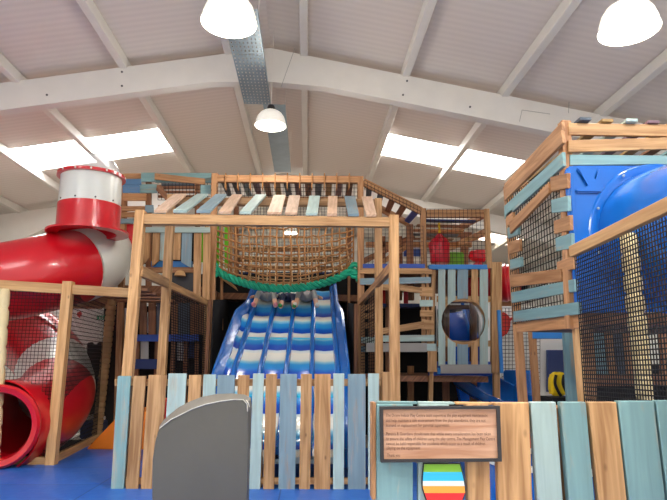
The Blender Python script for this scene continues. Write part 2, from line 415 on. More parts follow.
# ---- lamps
LAMPS = []
def lamp(px, py, dia, Y, label, top=None):
    c = P(px, py, Y); r = dia/2; h = dia*.55
    t = thing('pendant_lamp', label, 'lamp', c, 'prismatic dome lamps under the roof')
    prof = [(r*1.03, 0), (r*1.04, .012), (r, .04), (r*.97, h*.3), (r*.88, h*.56), (r*.72, h*.78), (r*.5, h*.92), (r*.3, h), (r*.29, h-.012), (r*.48, h*.9-.012), (r*.69, h*.76-.012), (r*.85, h*.54), (r*.94, h*.28), (r*.97, .04), (r*.99, .0)]
    sh = lathe(t, 'lamp_shade', 'lamp_glow', prof, c, n=48, closed=True)
    for k in range(5):
        f = .15+.15*k; rr = r*(.985-.62*f**2.6)
        lathe(sh, 'prism_ring', 'white_plastic', [(rr*.965, h*f-.006), (rr*.985, h*f), (rr*.965, h*f+.006)], c, n=48)
    lathe(t, 'lamp_cap', 'dark_metal', [(0, h+.09), (r*.18, h+.09), (r*.24, h+.06), (r*.29, h), (0, h)], c, n=24)
    lathe(t, 'bulb', 'bulb_glow', [(.001, .1), (.05, .12), (.07, .2), (.04, .3), (.001, .31)], c, n=16)
    zt = zroof(c.x)
    ld = bpy.data.lights.new('lamp_light', 'POINT'); ld.energy = 55; ld.color = (1, .94, .84); ld.shadow_soft_size = .16
    lo = bpy.data.objects.new('lamp_light', ld); COL.objects.link(lo); lo.parent = t; lo.location = (0, 0, -.22)
    tube(t, 'cord', 'white_steel', [c+V((0, 0, h+.08)), V((c.x, c.y, zt))], .005, 6)
    return t
lamp(229, 23.5, .50, 4.9, 'large white dome lamp in front of the perforated cable tray')
lamp(270.5, 126, .50, 9.0, 'small white dome lamp hanging at the end of the perforated cable tray')
lamp(629, 31, .50, 4.55, 'white dome lamp hanging above the blue slide tower on the right')
lamp(290, 233, .50, 19.5, 'tiny far dome lamp glimpsed through the rope cargo net')

# ---- cable trays along the ridge
a = P(231, 0, 4.6); 
def tray(name, label, pl0, pr0, y0, pl1, y1, Z, holes):
    # flat bottom at height Z, sides 6 cm
    A = PZ(pl0, y0, Z); Bp = PZ(pr0, y0, Z); C_ = PZ(pl1, y1, Z)
    x0, x1 = A.x, Bp.x; ya, yb = A.y, C_.y; w = x1-x0
    t = thing(name, label, 'cable tray', (x0+w/2, ya, Z), None)
    bm = bmesh.new()
    if holes:
        nx, ny = 8, int((yb-ya)/.11); hx = .3
        xs = [x0]; 
        for i in range(nx):
            cxx = x0+w*(i+.5)/nx; xs += [cxx-.008, cxx+.008]
        xs.append(x1); ys = [ya]
        for j in range(ny):
            cy = ya+(yb-ya)*(j+.5)/ny; ys += [cy-.022, cy+.022]
        ys.append(yb)
        g = [[bm.verts.new((x, y, Z)) for y in ys] for x in xs]
        for i in range(len(xs)-1):
            for j in range(len(ys)-1):
                if i % 2 == 1 and j % 2 == 1: continue
                bm.faces.new((g[i][j], g[i+1][j], g[i+1][j+1], g[i][j+1]))
    else:
        prism_bm(bm, [V((x0, ya, Z)), V((x1, ya, Z)), V((x1, yb, Z)), V((x0, yb, Z))], V((0, 0, .003)))
    finish('tray_bed', bm, 'galvanised', t)
    for x in (x0, x1): box(t, 'tray_side', 'galvanised', (x-.002, ya, Z-.001), (x+.002, yb, Z+.06), 0)
    for y in (ya+.3, yb-.25):
        for x in (x0+.01, x1-.01): tube(t, 'hanger_rod', 'white_steel', [V((x, y, Z+.02)), V((x, y, zroof(x)))], .005, 6)
tray('cable_tray', 'perforated galvanised cable tray behind the large near dome lamp', 221, 257, 8, 250, 104, zroof(AP.x)-1.05, True)
tray('cable_tray', 'plain far galvanised tray continuing beyond the small dome lamp', 263, 285, 104, 277, 172, zroof(AP.x)-1.0, False)
# ================================================================== FENCES AND ENTRANCE
YF = 6.6
t = thing('picket_fence', 'low fence of uneven wood and pale blue pickets in front of the wave slide', 'fence', (P(250, 491, YF).x, YF, 0))
LF = [(117.6, 130.6, 'teal_paint', -7, 376), (133.5, 145.7, 'wood', -8, 376), (148.5, 166.5, 'wood', -8, 375), (168.5, 186.5, 'pale_paint', -7, 373.5), (189, 201.5, 'wood', -6, 375),
      (203.5, 216, 'pale_paint', -5, 374.5), (217.5, 235, 'blue_paint', -5, 375), (238, 249.5, 'wood', -4, 375), (253, 264, 'pale_paint', -4, 373.5), (266, 277, 'wood', -3, 374),
      (280.3, 297, 'blue_paint', -2, 374), (301, 312, 'wood', -2, 374), (314.5, 330.7, 'wood', -.5, 374), (333.4, 344.3, 'pale_paint', -.3, 373.5), (348, 365.6, 'blue_paint', 0, 374), (368.3, 379, 'pale_paint', 0, 373.5)]
Z0 = .04
for x0, x1, m, ln, yt in LF:
    yb = 490
    ex = 'pine_wood' if m == 'wood' else m
    R(t, 'picket', ex, x0, yt, x1, yb, YF, .035, ln)
for ya, yb in ((379, 386), (478, 484.5)): R(t, 'rail', 'pine_wood', 114.5, ya, 381, yb, YF+.036, .05)
for x in (122, 258, 378): R(t, 'post', 'pine_wood', x-4, 380, x+4, 493, YF+.087, .08)

# --- grey padded flap
YG = 4.4
t = thing('crash_pad', 'dark grey vinyl pad with curved top standing before the picket fence', 'pad', (P(200, 500, YG).x, YG, 0))
pts = [(159, 428.5), (163, 424), (170, 418.5), (180, 411.5), (192, 405.5), (205, 401.5), (220, 399), (235, 398), (246, 397.5), (250, 399), (250.5, 404), (249, 450), (248, 500), (246.5, 560), (154, 560), (152.5, 500), (153, 460), (156, 440), (158.5, 433)]
inn = [(159.5, 429), (165, 424.5), (171, 420), (180, 415.5), (192, 409.5), (205, 405), (220, 401.8), (234, 400), (243, 400.2), (247, 404.5), (247.5, 412), (247.5, 450), (246.5, 500), (246.5, 560), (154, 560), (152.5, 500), (153, 460), (156, 440), (158.8, 433)]
outr = [(159.3, 426.5), (164, 420), (170, 414.5), (179, 407.5), (189, 402.2), (201, 397.4), (216, 394.4), (232, 393.7), (245, 395), (251, 398.5), (251.8, 407), (250, 450), (249, 500), (248.5, 560), (153.5, 560), (152, 500), (152.5, 460), (155.5, 440), (158.3, 432)]
pts = inn
W = [P(x, y, YG) for x, y in pts]
zb = min(w.z for w in W)
W = [V((w.x, w.y, .02)) if y == 560 else w for w, (x, y) in zip(W, pts)]
YG2 = YG+.14
W2_ = [P(x, y, YG2) for x, y in outr]
W2_ = [V((w.x, w.y, .02)) if y == 560 else w for w, (x, y) in zip(W2_, outr)]
bm = bmesh.new(); va = [bm.verts.new(p) for p in W]; vb_ = [bm.verts.new(p) for p in W2_]
bm.faces.new(va); bm.faces.new(vb_[::-1])
for i in range(len(va)): bm.faces.new((va[i], vb_[i], vb_[(i+1) % len(va)], va[(i+1) % len(va)]))
bmesh.ops.bevel(bm, geom=[e for e in bm.edges], offset=.008, segments=2, affect='EDGES')
finish('pad_body', bm, 'grey_vinyl', t, smooth=False)
arc = [P(x, y, YG-.004)+V((0, 0, .004)) for x, y in pts[0:11]]
bm = bmesh.new()
for i in range(len(arc)-1):
    a0, a1, b0, b1 = arc[i], arc[i+1], W2_[i]+V((0, 0, .003)), W2_[i+1]+V((0, 0, .003)); dn = V((0, .004, -.006))
    q = [bm.verts.new(p) for p in (a0, a1, b1, b0, a0+dn, a1+dn, b1+dn, b0+dn)]
    for f in ((0, 1, 2, 3), (7, 6, 5, 4), (0, 4, 5, 1), (1, 5, 6, 2), (2, 6, 7, 3), (3, 7, 4, 0)): bm.faces.new([q[k] for k in f])
finish('edge_strip', bm, 'grey_edge', t, label='lighter grey top edge strip')
tube(t, 'piping', 'seam_thread', arc, .004, 6)
tube(t, 'loose_thread', 'seam_thread', [P(246, 400, YG-.02), P(248.5, 403, YG-.03), P(249.5, 407, YG-.02)], .003, 5)

# --- sign fence on the right
YS_ = 3.05
t = thing('plank_fence', 'near low fence of wide teal and wood planks that carries the notice board', 'fence', (P(520, 402, YS_).x, YS_, 0))
SF = [(376.5, 413, 'teal_paint', 0, 404), (418.5, 449, 'pale_paint', 0, 404), (465.5, 488.5, 'wood', 2, 404), (495, 529, 'wood', 3.5, 402.5), (530.8, 556, 'pale_paint', 7, 402), (560.5, 586, 'teal_paint', 8.5, 402), (588.5, 616.5, 'wood', 10.5, 402), (618, 654, 'teal_paint', 11.5, 401), (656, 690, 'teal_paint', 12.5, 400.5), (694, 725, 'wood', 14, 400.5)]
def fplank(x0, x1, m, ln, yt):
    a, b = P(x0, yt, YS_), P(x1, yt, YS_); c, d = P(x1+ln, 500, YS_), P(x0+ln, 500, YS_)
    k = lambda u, v: u+(v-u)*((.03-u.z)/(v.z-u.z))
    return slab(t, 'plank', 'pine_wood' if m == 'wood' else m, [a, b, k(b, c), k(a, d)], V((0, .045, 0)), .004)
for s in SF: fplank(*s)
a, b = P(375, 402, YS_), P(375, 402, YS_)
zt = P(520, 402.5, YS_).z
xa, xb = P(373, 402, YS_).x, P(727, 402, YS_).x
box(t, 'rail', 'red_wood', (xa, YS_+.046, zt-.16), (xb, YS_+.09, zt-.03), .004)
box(t, 'rail', 'red_wood', (xa, YS_+.046, .2), (xb, YS_+.09, .32), .004)
R(t, 'post', 'red_wood', 371.8, 402.5, 376, 500, YS_, .09)
for o in list(t.children)[-1:]: pass
for x0, x1, m in ((377, 418, 'teal_paint'), (419, 455, 'pale_paint'), (456, 492, 'yellow_wood'), (493, 528, 'yellow_wood')):
    p, q = P(x0, 403, YS_), P(x1, 403, YS_)
    box(t, 'cap_strip', m, (p.x, YS_+.002, zt-.014), (q.x, YS_+.06, zt-.002), .003)
for x in (P(400, 402, YS_).x, P(560, 402, YS_).x, P(700, 402, YS_).x):
    box(t, 'post', 'red_wood', (x-.04, YS_+.09, 0), (x+.04, YS_+.17, zt-.02), .004)

# --- notice board
YN = YS_-.045
t = thing('notice_board', 'wooden notice board with dark frame and printed safety text on the plank fence', 'sign', P(440, 434, YN))
o = [P(380, 406.8, YN), P(500, 406, YN), P(502, 461.7, YN), P(381, 462.6, YN)]
i_ = [P(383.3, 409.6, YN), P(496.7, 409, YN), P(498.6, 458.5, YN), P(384, 459.5, YN)]
slab(t, 'board', 'sign_wood', [p+V((0, .012, 0)) for p in i_], V((0, .02, 0)), 0)
bm = bmesh.new()
for k in range(4):
    j = (k+1) % 4; prism_bm(bm, [o[k], o[j], i_[j], i_[k]], V((0, .035, 0)))
finish('frame', bm, 'dark_metal', t)
LINES = [(416.5, 'The Drove Indoor Play Centre team supervises the play equipment maintenance', 384.8+1, 487.5), (421.6, 'and help maintain a safe environment from the play attendance, they are not', 385.8, 485.5), (426.4, 'licensed or replacement for parental supervision.', 385.8, 449.5),
         (435, 'Parents & Guardians should note that whilst every consideration has been taken', 386, 490.5), (440, 'to ensure the safety of children using the play centre, The Management Play Centre', 386, 495), (444.8, 'cannot be held responsible for accidents which occur as a result of children', 386, 485), (449.2, 'playing on the equipment', 386.5, 420), (457.3-.8, 'Thank you', 387, 400)]
for y, s, x0, x1 in LINES:
    bmall = bmesh.new()
    cu = bpy.data.curves.new('text', 'FONT'); cu.body = s; cu.size = 1; cu.resolution_u = 2
    ob = bpy.data.objects.new('text', cu); COL.objects.link(ob)
    dg = bpy.context.evaluated_depsgraph_get(); me = bpy.data.meshes.new_from_object(ob.evaluated_get(dg))
    xs = [v.co.x for v in me.vertices]; w = max(xs)-min(xs)
    a, b = P(x0, y+.3, YN+.010), P(x1, y+.3, YN+.010); sx = (b-a).length/w; ex = (b-a).normalized(); ez = V((0, 0, 1)); hz = .0225
    for v in me.vertices: v.co = a+ex*(v.co.x*sx)+ez*(v.co.y*hz)
    bmall.from_mesh(me); bpy.data.objects.remove(ob); bpy.data.meshes.remove(me); bpy.data.curves.remove(cu)
    finish('text_line', bmall, 'sign_ink', t)

# --- striped plaque (plain stand-in for the mascot board)
YQ = YS_-.02
t = thing('plaque', 'small rounded plaque with plain rainbow stripes under the notice board', 'plaque', P(443, 482, YQ))
edge = [(421.5, 474, 465), ]
def xl(y): return 424.5-1.5*math.sin((y-464)/40*math.pi) + (0 if y < 488 else (y-488)*.25)
def xr(y): return 459.5+5.5*math.sin(min(1, (y-464)/36)*math.pi*.6) - (0 if y < 493 else (y-493)*.4)
def outline(y0, y1, g=0):
    n = 6; ys = [y0+(y1-y0)*k/n for k in range(n+1)]
    return [(xl(y)-g, y) for y in ys][::-1]+[(xr(y)+g, y) for y in ys]
def pl(name, mat, y0, y1, yy, g=0, th=.012): return slab(t, name, mat, [P(x, y, yy) for x, y in outline(y0, y1, g)], V((0, th, 0)), 0)
pl('backing', 'dark_metal', 463.2, 503.5, YQ, 1.2, .015)
for nme, m, a, b in (('stripe', 'ring_green', 464.3, 472), ('stripe', 'band_cyan', 472, 481), ('stripe', 'white_plastic', 481, 486), ('stripe', 'band_orange', 486, 493), ('stripe', 'band_red', 493, 502.5)):
    s = pl(nme, m, a, b, YQ-.008, 0, .007)
    s['label'] = {'ring_green': 'green', 'band_cyan': 'cyan', 'white_plastic': 'white', 'band_orange': 'orange', 'band_red': 'red'}[m]+' stripe'

# --- entrance portal with slatted roof
t = thing('entrance_frame', 'tall timber entrance frame with sloping roof of loose slats before the slide', 'frame', (P(265, 400, YF).x, YF, 0))
YR = 8.2; YC = 10.0
post(t, 'pine_wood', 139.5, 209.5, 126.5, 374, YF+.05, .112, .112)
post(t, 'pine_wood', 394.3, 214.5, 395.5, 400, YF+.05, .112, .112)
R(t, 'post_block', 'pine_wood', 381.5, 372, 391, 492, YF+.04, .1)
post(t, 'pine_wood', 171, 194, 160.5, 374, YR, .115, .115)
post(t, 'pine_wood', 378.5, 198, 379.5, 376, YR, .105, .105)
B(t, 'beam', 'pine_wood', [(144, 213.6), (391, 217), (391, 226.5), (144, 223.8)], YF+.06, .09)
B(t, 'beam', 'pine_wood', [(167, 197), (381, 199), (381, 206), (167, 204.5)], YR+.02, .09)
SLT = [(154, 167, 212.5, 174, 186.5, 193.5, 'wood'), (173, 186.5, 212.6, 197, 208, 193.6, 'pale_paint'), (196.3, 210.5, 212.8, 215.5, 226.5, 194, 'blue_paint'), (218.5, 231, 213.5, 232, 242, 194.2, 'wood'),
       (239.7, 251, 214, 255.5, 266.3, 194.3, 'pale_paint'), (267.2, 281.5, 214.5, 273.6, 285.5, 194.8, 'wood'), (285, 297, 214.8, 289, 300, 195.2, 'wood'), (306, 317.5, 215.3, 309.3, 320, 195.6, 'pale_paint'),
       (327, 337, 215.8, 328.3, 337.5, 195.8, 'wood'), (348, 359, 216.2, 344.5, 355.2, 196, 'blue_paint'), (366.3, 376.5, 216.6, 361.6, 372.2, 196.3, 'wood')]
for x0, x1, yf, u0, u1, yb, m in SLT:
    a, b = P(x0, yf-2.6, YF+.03), P(x1, yf-2.6, YF+.03); c, d = P(u1, yb, YR+.14), P(u0, yb, YR+.14)
    n = (b-a).cross(d-a).normalized()
    if n.z > 0: n = -n
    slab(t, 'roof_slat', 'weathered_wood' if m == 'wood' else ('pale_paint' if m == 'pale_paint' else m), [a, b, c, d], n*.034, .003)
for pts, ws in ((((140, 271, YF+.1), (167, 283.2, YR)), .125), (((168, 284.5, YR+.05), (207, 303, YC-.1)), .1), (((393, 266, YF+.1), (377, 283, YR)), .125), (((377, 284, YR+.05), (360.5, 302, YC-.1)), .1)):
    bar(t, 'side_rail', 'red_wood' if pts[0][0] > 300 else 'pine_wood', P(*pts[0]), P(*pts[1]), .06, ws)
# ================================================================== WAVE SLIDE
YT, YBt = 10.9, 6.95
t = thing('wave_slide', 'wide blue wave slide with four lanes striped white and light blue', 'slide', (-.27, 8.4, 0))
def sz(Y):
    z = None
    # main slope 2.68 at YT to 1.19 at 8.4, then run out to .32
    if Y >= 8.3: z = 1.13+(Y-8.3)*(2.68-1.13)/(YT-8.3)
    elif Y >= 7.3: z = .42+(Y-7.3)*.71/1.0
    else: z = .30+(Y-6.95)*.12/.35
    return z
def wave(Y): return .022*math.sin((10.62-Y)/.62*2*math.pi-.6) if Y > 7.4 else 0
# arc positions of the bands: white starts at these picture heights
def Yof(py):
    best = None
    for k in range(900):
        Y = 7.0+k*.0045; z = sz(Y); p = P(290, py, Y).z
        if p <= z+.0: best = Y
    return best
bands = []
for py in (298.5, 315.5, 331.5, 349.5, 377.5):
    # solve P(290,py,Y).z == sz(Y)
    lo = None
    for k in range(1000):
        Y = 11.2-k*.0045
        if P(290, py, Y).z > sz(Y): lo = Y; break
    bands.append(lo if lo else 8.0)
step = bands[-2]-bands[-1]
while bands[-1] > 6.5: bands.append(bands[-1]-.6)
def vb(Y):
    if Y >= bands[0]: return (bands[0]-Y)/.6*.6-.0001 if Y-bands[0] < .001 else -(Y-bands[0])/.6
    for i in range(len(bands)-1):
        if bands[i] >= Y > bands[i+1]: return i+(bands[i]-Y)/(bands[i]-bands[i+1])
    return len(bands)
CX = lambda Y: -.235-.055*(YT-Y)/2.5
HW = lambda Y: .68+.06*min(1, max(0, (YT-Y)/2.5))
NS = 90
Ys = [YT-(YT-YBt)*k/NS for k in range(NS+1)]
def strip(name, mat, f, lane=False, smooth=True):
    """f(Y) -> list of (x, z) across; swept along the slide as a closed solid"""
    bm = bmesh.new(); lay = bm.loops.layers.uv.verify(); rows = []
    for Y in Ys: rows.append([bm.verts.new((x, Y, z)) for x, z in f(Y)])
    n = len(rows[0])
    for i in range(len(rows)-1):
        for k in range(n):
            j = (k+1) % n
            fc = bm.faces.new((rows[i][k], rows[i][j], rows[i+1][j], rows[i+1][k]))
            if lane:
                for l in fc.loops: l[lay].uv = (vb(l.vert.co.y)+.5-.5, l.vert.co.x)
    bm.faces.new(rows[0][::-1]); bm.faces.new(rows[-1])
    return finish(name, bm, mat, t, smooth=smooth)
for k in range(4):
    def lane(Y, k=k):
        c, h = CX(Y), HW(Y); x0 = c-h+2*h*k/4; x1 = c-h+2*h*(k+1)/4; z = sz(Y)+wave(Y)
        m = (x0+x1)/2
        return [(x0, z+.02), (x0+.05, z), (m, z-.012), (x1-.05, z), (x1, z+.02), (x1, z-.08), (x0, z-.08)]
    strip('lane', 'slide_lane', lane, True)
for k in range(5):
    def div(Y, k=k):
        c, h = CX(Y), HW(Y); x = c-h+2*h*k/4; z = sz(Y)+wave(Y)*.75
        return [(x-.045, z-.03), (x-.034, z+.07), (x-.018, z+.1), (x+.018, z+.1), (x+.034, z+.07), (x+.045, z-.03)]
    strip('lane_divider', 'blue_plastic', div)
def flare(Y):
    k = min(1, max(0, (10.25-Y)/.45)); return (.1+.13*k*k*(3-2*k))
for s in (-1, 1):
    def side(Y, s=s):
        x = CX(Y)+s*HW(Y); z = sz(Y); f = flare(Y)*(1 if s < 0 else .55)
        g = max(.035, f-.1)
        pts = [(x+s*(g-.01), z+.0), (x+s*g, z+.06), (x+s*(f-.03), z+.12), (x+s*f, z+.16), (x+s*(f+.04), z+.15), (x+s*(f+.045), z-.12), (x+s*(g-.01), z-.12)]
        return pts
    def gutter(Y, s=s):
        x = CX(Y)+s*HW(Y); z = sz(Y)+wave(Y); f = flare(Y)*(1 if s < 0 else .55); g = max(.036, f-.095)
        return [(x+s*.0, z+.02), (x+s*g*.6, z+.01), (x+s*g, z+.05), (x+s*g, z-.07), (x, z-.07)]
    strip('side_panel', 'blue_plastic', side)
    strip('side_gutter', 'slide_lane', gutter, True)
for Yj in (9.32, 8.0):
    c, h = CX(Yj), HW(Yj)
    for k in range(4):
        x0 = c-h+2*h*k/4+.045; x1 = c-h+2*h*(k+1)/4-.045
        bm = bmesh.new(); prism_bm(bm, [V((x0, Yj, sz(Yj)+wave(Yj)+.004)), V((x1, Yj, sz(Yj)+wave(Yj)+.004)), V((x1, Yj-.045, sz(Yj-.045)+wave(Yj-.045)+.01)), V((x0, Yj-.045, sz(Yj-.045)+wave(Yj-.045)+.01))], V((0, 0, -.02)))
        finish('section_joint', bm, 'band_cyan', t, label='light blue joint strip')
# timber supports under the slide
for Y in (10.2, 9.0):
    for s in (-1, 1): bar(t, 'support_leg', 'dark_wood', V((CX(Y)+s*.5, Y, sz(Y)-.17)), V((CX(Y)+s*.5, Y, 0)), .09, .09)
# ================================================================== CENTRE TOWER
t = thing('slide_tower', 'tall central timber tower with slatted netted roof at the head of the slide', 'play tower', (-.3, YC, 0))
TW = t
post(t, 'red_wood', 214.5, 173, 209.5, 372, YC, .11, .11)
post(t, 'red_wood', 360.5, 176, 361.5, 378, YC, .11, .11)
B(t, 'beam', 'red_wood', [(217, 174.8), (358, 176), (358, 182.5), (217, 181.6)], YC, .09)
zb_ = P(280, 178, YC).z
def rail(par, x0, x1, y0, y1, Y, m='red_wood', d=.06, name='rail'): return R(par, name, m, x0, y0, x1, y1, Y, d)
rail(t, 232, 352, 196.5, 202, 12.0, name='beam')
xs = [219.5+10.6*k for k in range(13)]
cols = ['slate_paint', 'slate_paint', 'blue_paint', 'mauve_paint', 'dark_wood', 'ochre_paint', 'slate_paint', 'mauve_paint', 'dark_wood', 'slate_paint', 'ochre_paint', 'mauve_paint', 'dark_wood']
for k, x in enumerate(xs):
    a = P(x, 179.5, YC+.1); b = P(x+7, 179.5, YC+.1)
    xx = 1.2 if x < 285 else 1.2
    c = P(x+12.5-8*(k/12), 196.2, 11.95); d = P(x+7.5-9*(k/12), 196.2, 11.95)
    slab(t, 'roof_slat', cols[k], [a, b, c, d], V((0, 0, .03)), .002)
for x in (236, 349): post(t, 'dark_wood', x, 198, x, 300, 12.0, .1, .1)
# deck and back guard of the platform
zd = 2.62
xl_, xr_ = P(211, 300, YC).x, P(361, 300, YC).x
box(t, 'deck', 'dark_wood', (xl_-.1, YT+.02, zd-.12), (xr_+.1, 14.2, zd), .005)
for ya, yb, m in ((247, 251.5, 'red_wood'), (256.5, 262, 'pine_wood'), (266, 270, 'red_wood')):
    R(t, 'back_board', m, 234, ya, 350, yb, 12.1, .04)
R(t, 'back_pad', 'navy_pad', 234, 272, 350, 276, 12.1, .06)
# pale inner studs and short braces beside the net
for x, y0, y1, Y in ((221.5, 232, 330, 10.6), (231, 225, 305, 11.4), (343, 268, 300, 11.4), (349, 262, 330, 10.6)):
    R(t, 'stud', 'red_wood', x-1.3, y0, x+1.3, y1, Y, .05)
B(t, 'brace', 'pine_wood', [(219, 272), (236, 287), (238, 291), (219, 277.5)], 10.55, .04)
# netting over the roof edge and the back
net(t, 'black_cord', [P(217, 183, YC-.01), P(358, 184, YC-.01), P(358, 200, YC-.01), P(217, 199, YC-.01)], .07, .004)
net(t, 'black_cord', [P(233, 203, 12.05), P(352, 203, 12.05), P(352, 276, 12.05), P(233, 276, 12.05)], .065, .0045)
# loops of cord round the top beam
for k in range(11):
    x = 226+k*12.3; y = 178.6
    c = P(x, y, YC+.045); bm = bmesh.new()
    tube_bm(bm, [c+V((0, -.065, .08)), c+V((0, .065, .08)), c+V((0, .065, -.2)), c+V((0, -.065, -.2))], .011, 5, closed=True)
    finish('cord_loop', bm, 'brown_rope', t)
# black mesh screens either side of the slide, green tunnel cloth behind the left post
t2 = thing('mesh_screen', 'black mesh screen along the left side of the wave slide', 'screen', (-1.6, 9, 0), 'black screens beside the slide')
def screen(par, x, y0, y1, z0, z1f, z1b, name='fabric', m='black_fabric', nf=6):
    bm = bmesh.new(); n = nf
    prism_bm(bm, [V((x, y0, z0)), V((x, y1, z0)), V((x, y1, z1b)), V((x, y0, z1f))], V((.03, 0, 0)))
    return finish(name, bm, m, par)
screen(t2, P(211, 300, YC).x+.1, 9.6, 12.0, 0, 2.35, 2.6)
for Y in (9.6, 10.9): bar(t2, 'post', 'dark_wood', V((P(211, 300, YC).x+.05, Y, 0)), V((P(211, 300, YC).x+.05, Y, 2.35)), .06, .06)
t3 = thing('mesh_screen', 'black mesh screen along the right side of the wave slide', 'screen', (.9, 9, 0), 'black screens beside the slide')
screen(t3, P(360, 300, YC).x-.17, 9.4, 12.0, 0, 2.3, 2.6)
for Y in (9.4, 10.9): bar(t3, 'post', 'dark_wood', V((P(360, 300, YC).x-.12, Y, 0)), V((P(360, 300, YC).x-.12, Y, 2.3)), .06, .06)
t4 = thing('tunnel_cloth', 'bright green mesh cloth beside the rope net left of the slide head', 'cloth', P(218, 270, 10.3))
B(t4, 'cloth', 'green_mesh', [(212.5, 225), (219, 225), (219, 268), (212.5, 270)], 10.3, .02, 0)
B(t4, 'cloth', 'green_mesh', [(224.5, 225), (229.5, 225), (229.5, 268), (224.5, 268)], 10.9, .02, 0)
# ================================================================== ROPE CARGO NET
t = thing('cargo_net', 'knotted brown rope cargo net with thick green bottom rope across the slide head', 'net', P(284, 270, 10.1))
def nsurf(u, v):
    yb = 268+20.5*(1-(2*u-1)**2)**.8; yt = 219
    x = 214.5+(353.5-214.5)*u
    xx = x+(283.5-x)*.0*v
    py = yt+(yb-yt)*v+ 5*math.sin(math.pi*v)*(1-(2*u-1)**2)
    bul = (1-(2*u-1)**2)
    return P(xx, py, 10.25-.55*bul*math.sin(math.pi*min(1, v*.75))-.1*v)
NU, NV = 20, 9
bm = bmesh.new(); rnd = random.Random(3)
for i in range(NU+1):
    pts = [nsurf(min(1, max(0, (i+rnd.uniform(-.15, .15)*(0 < i < NU))/NU)), v/14) for v in range(15)]; tube_bm(bm, pts, .016, 5, False)
for j in range(NV+1):
    jj = [rnd.uniform(-.14, .14)*(0 < j < NV) for _ in range(25)]
    pts = [nsurf(u/24, min(1, max(0, (j+jj[u])/NV))) for u in range(25)]; tube_bm(bm, pts, .016, 5, False)
finish('rope_mesh', bm, 'brown_rope', t)
# the second sheet of the pocket, lying back towards the deck
bm = bmesh.new()
def nsurf2(u, v):
    a = nsurf(u, 1); b = P(222+(346-222)*u, 238, 11.7)
    s = math.sin(math.pi*v)*.18
    return a*(1-v)+b*v-V((0, 0, s))
for i in range(17): tube_bm(bm, [nsurf2(i/16, v/8) for v in range(9)], .011, 5, False)
for j in range(1, 8): tube_bm(bm, [nsurf2(u/20, j/7) for u in range(21)], .011, 5, False)
finish('rope_mesh', bm, 'pale_rope', t)
# green rope: three twisted strands
cen = catmull([nsurf(u/16, 1) for u in range(17)], 6)
bm = bmesh.new()
for s in range(3):
    pts = []
    for i, c in enumerate(cen):
        a = i*.62+s*2.094; tdir = (cen[min(i+1, len(cen)-1)]-cen[max(i-1, 0)]).normalized(); n1 = V((0, 1, 0)); n2 = tdir.cross(n1)
        pts.append(c+(n1*math.cos(a)+n2*math.sin(a))*.044)
    tube_bm(bm, pts, .034, 7)
finish('edge_rope', bm, 'green_rope', t, smooth=True, label='thick green twisted rope')
for px, dy in ((213.5, 0), (354.5, 0)):
    c = P(px, 269, 10.1); bm = bmesh.new(); rnd = random.Random(int(px))
    for k in range(5):
        a = rnd.uniform(0, 3); 
        ring = [c+V((math.cos(f*2*math.pi/12)*.07, math.sin(f*2*math.pi/12)*.06*math.cos(a), math.sin(f*2*math.pi/12)*.09*math.sin(a)+.03*k-.1)) for f in range(12)]
        tube_bm(bm, ring, .03, 6, closed=True)
    tube_bm(bm, [c+V((0, 0, -.05)), c+V((-.05 if px < 300 else .06, -.03, -.22))], .03, 6)
    finish('knot', bm, 'green_rope', t, smooth=True)
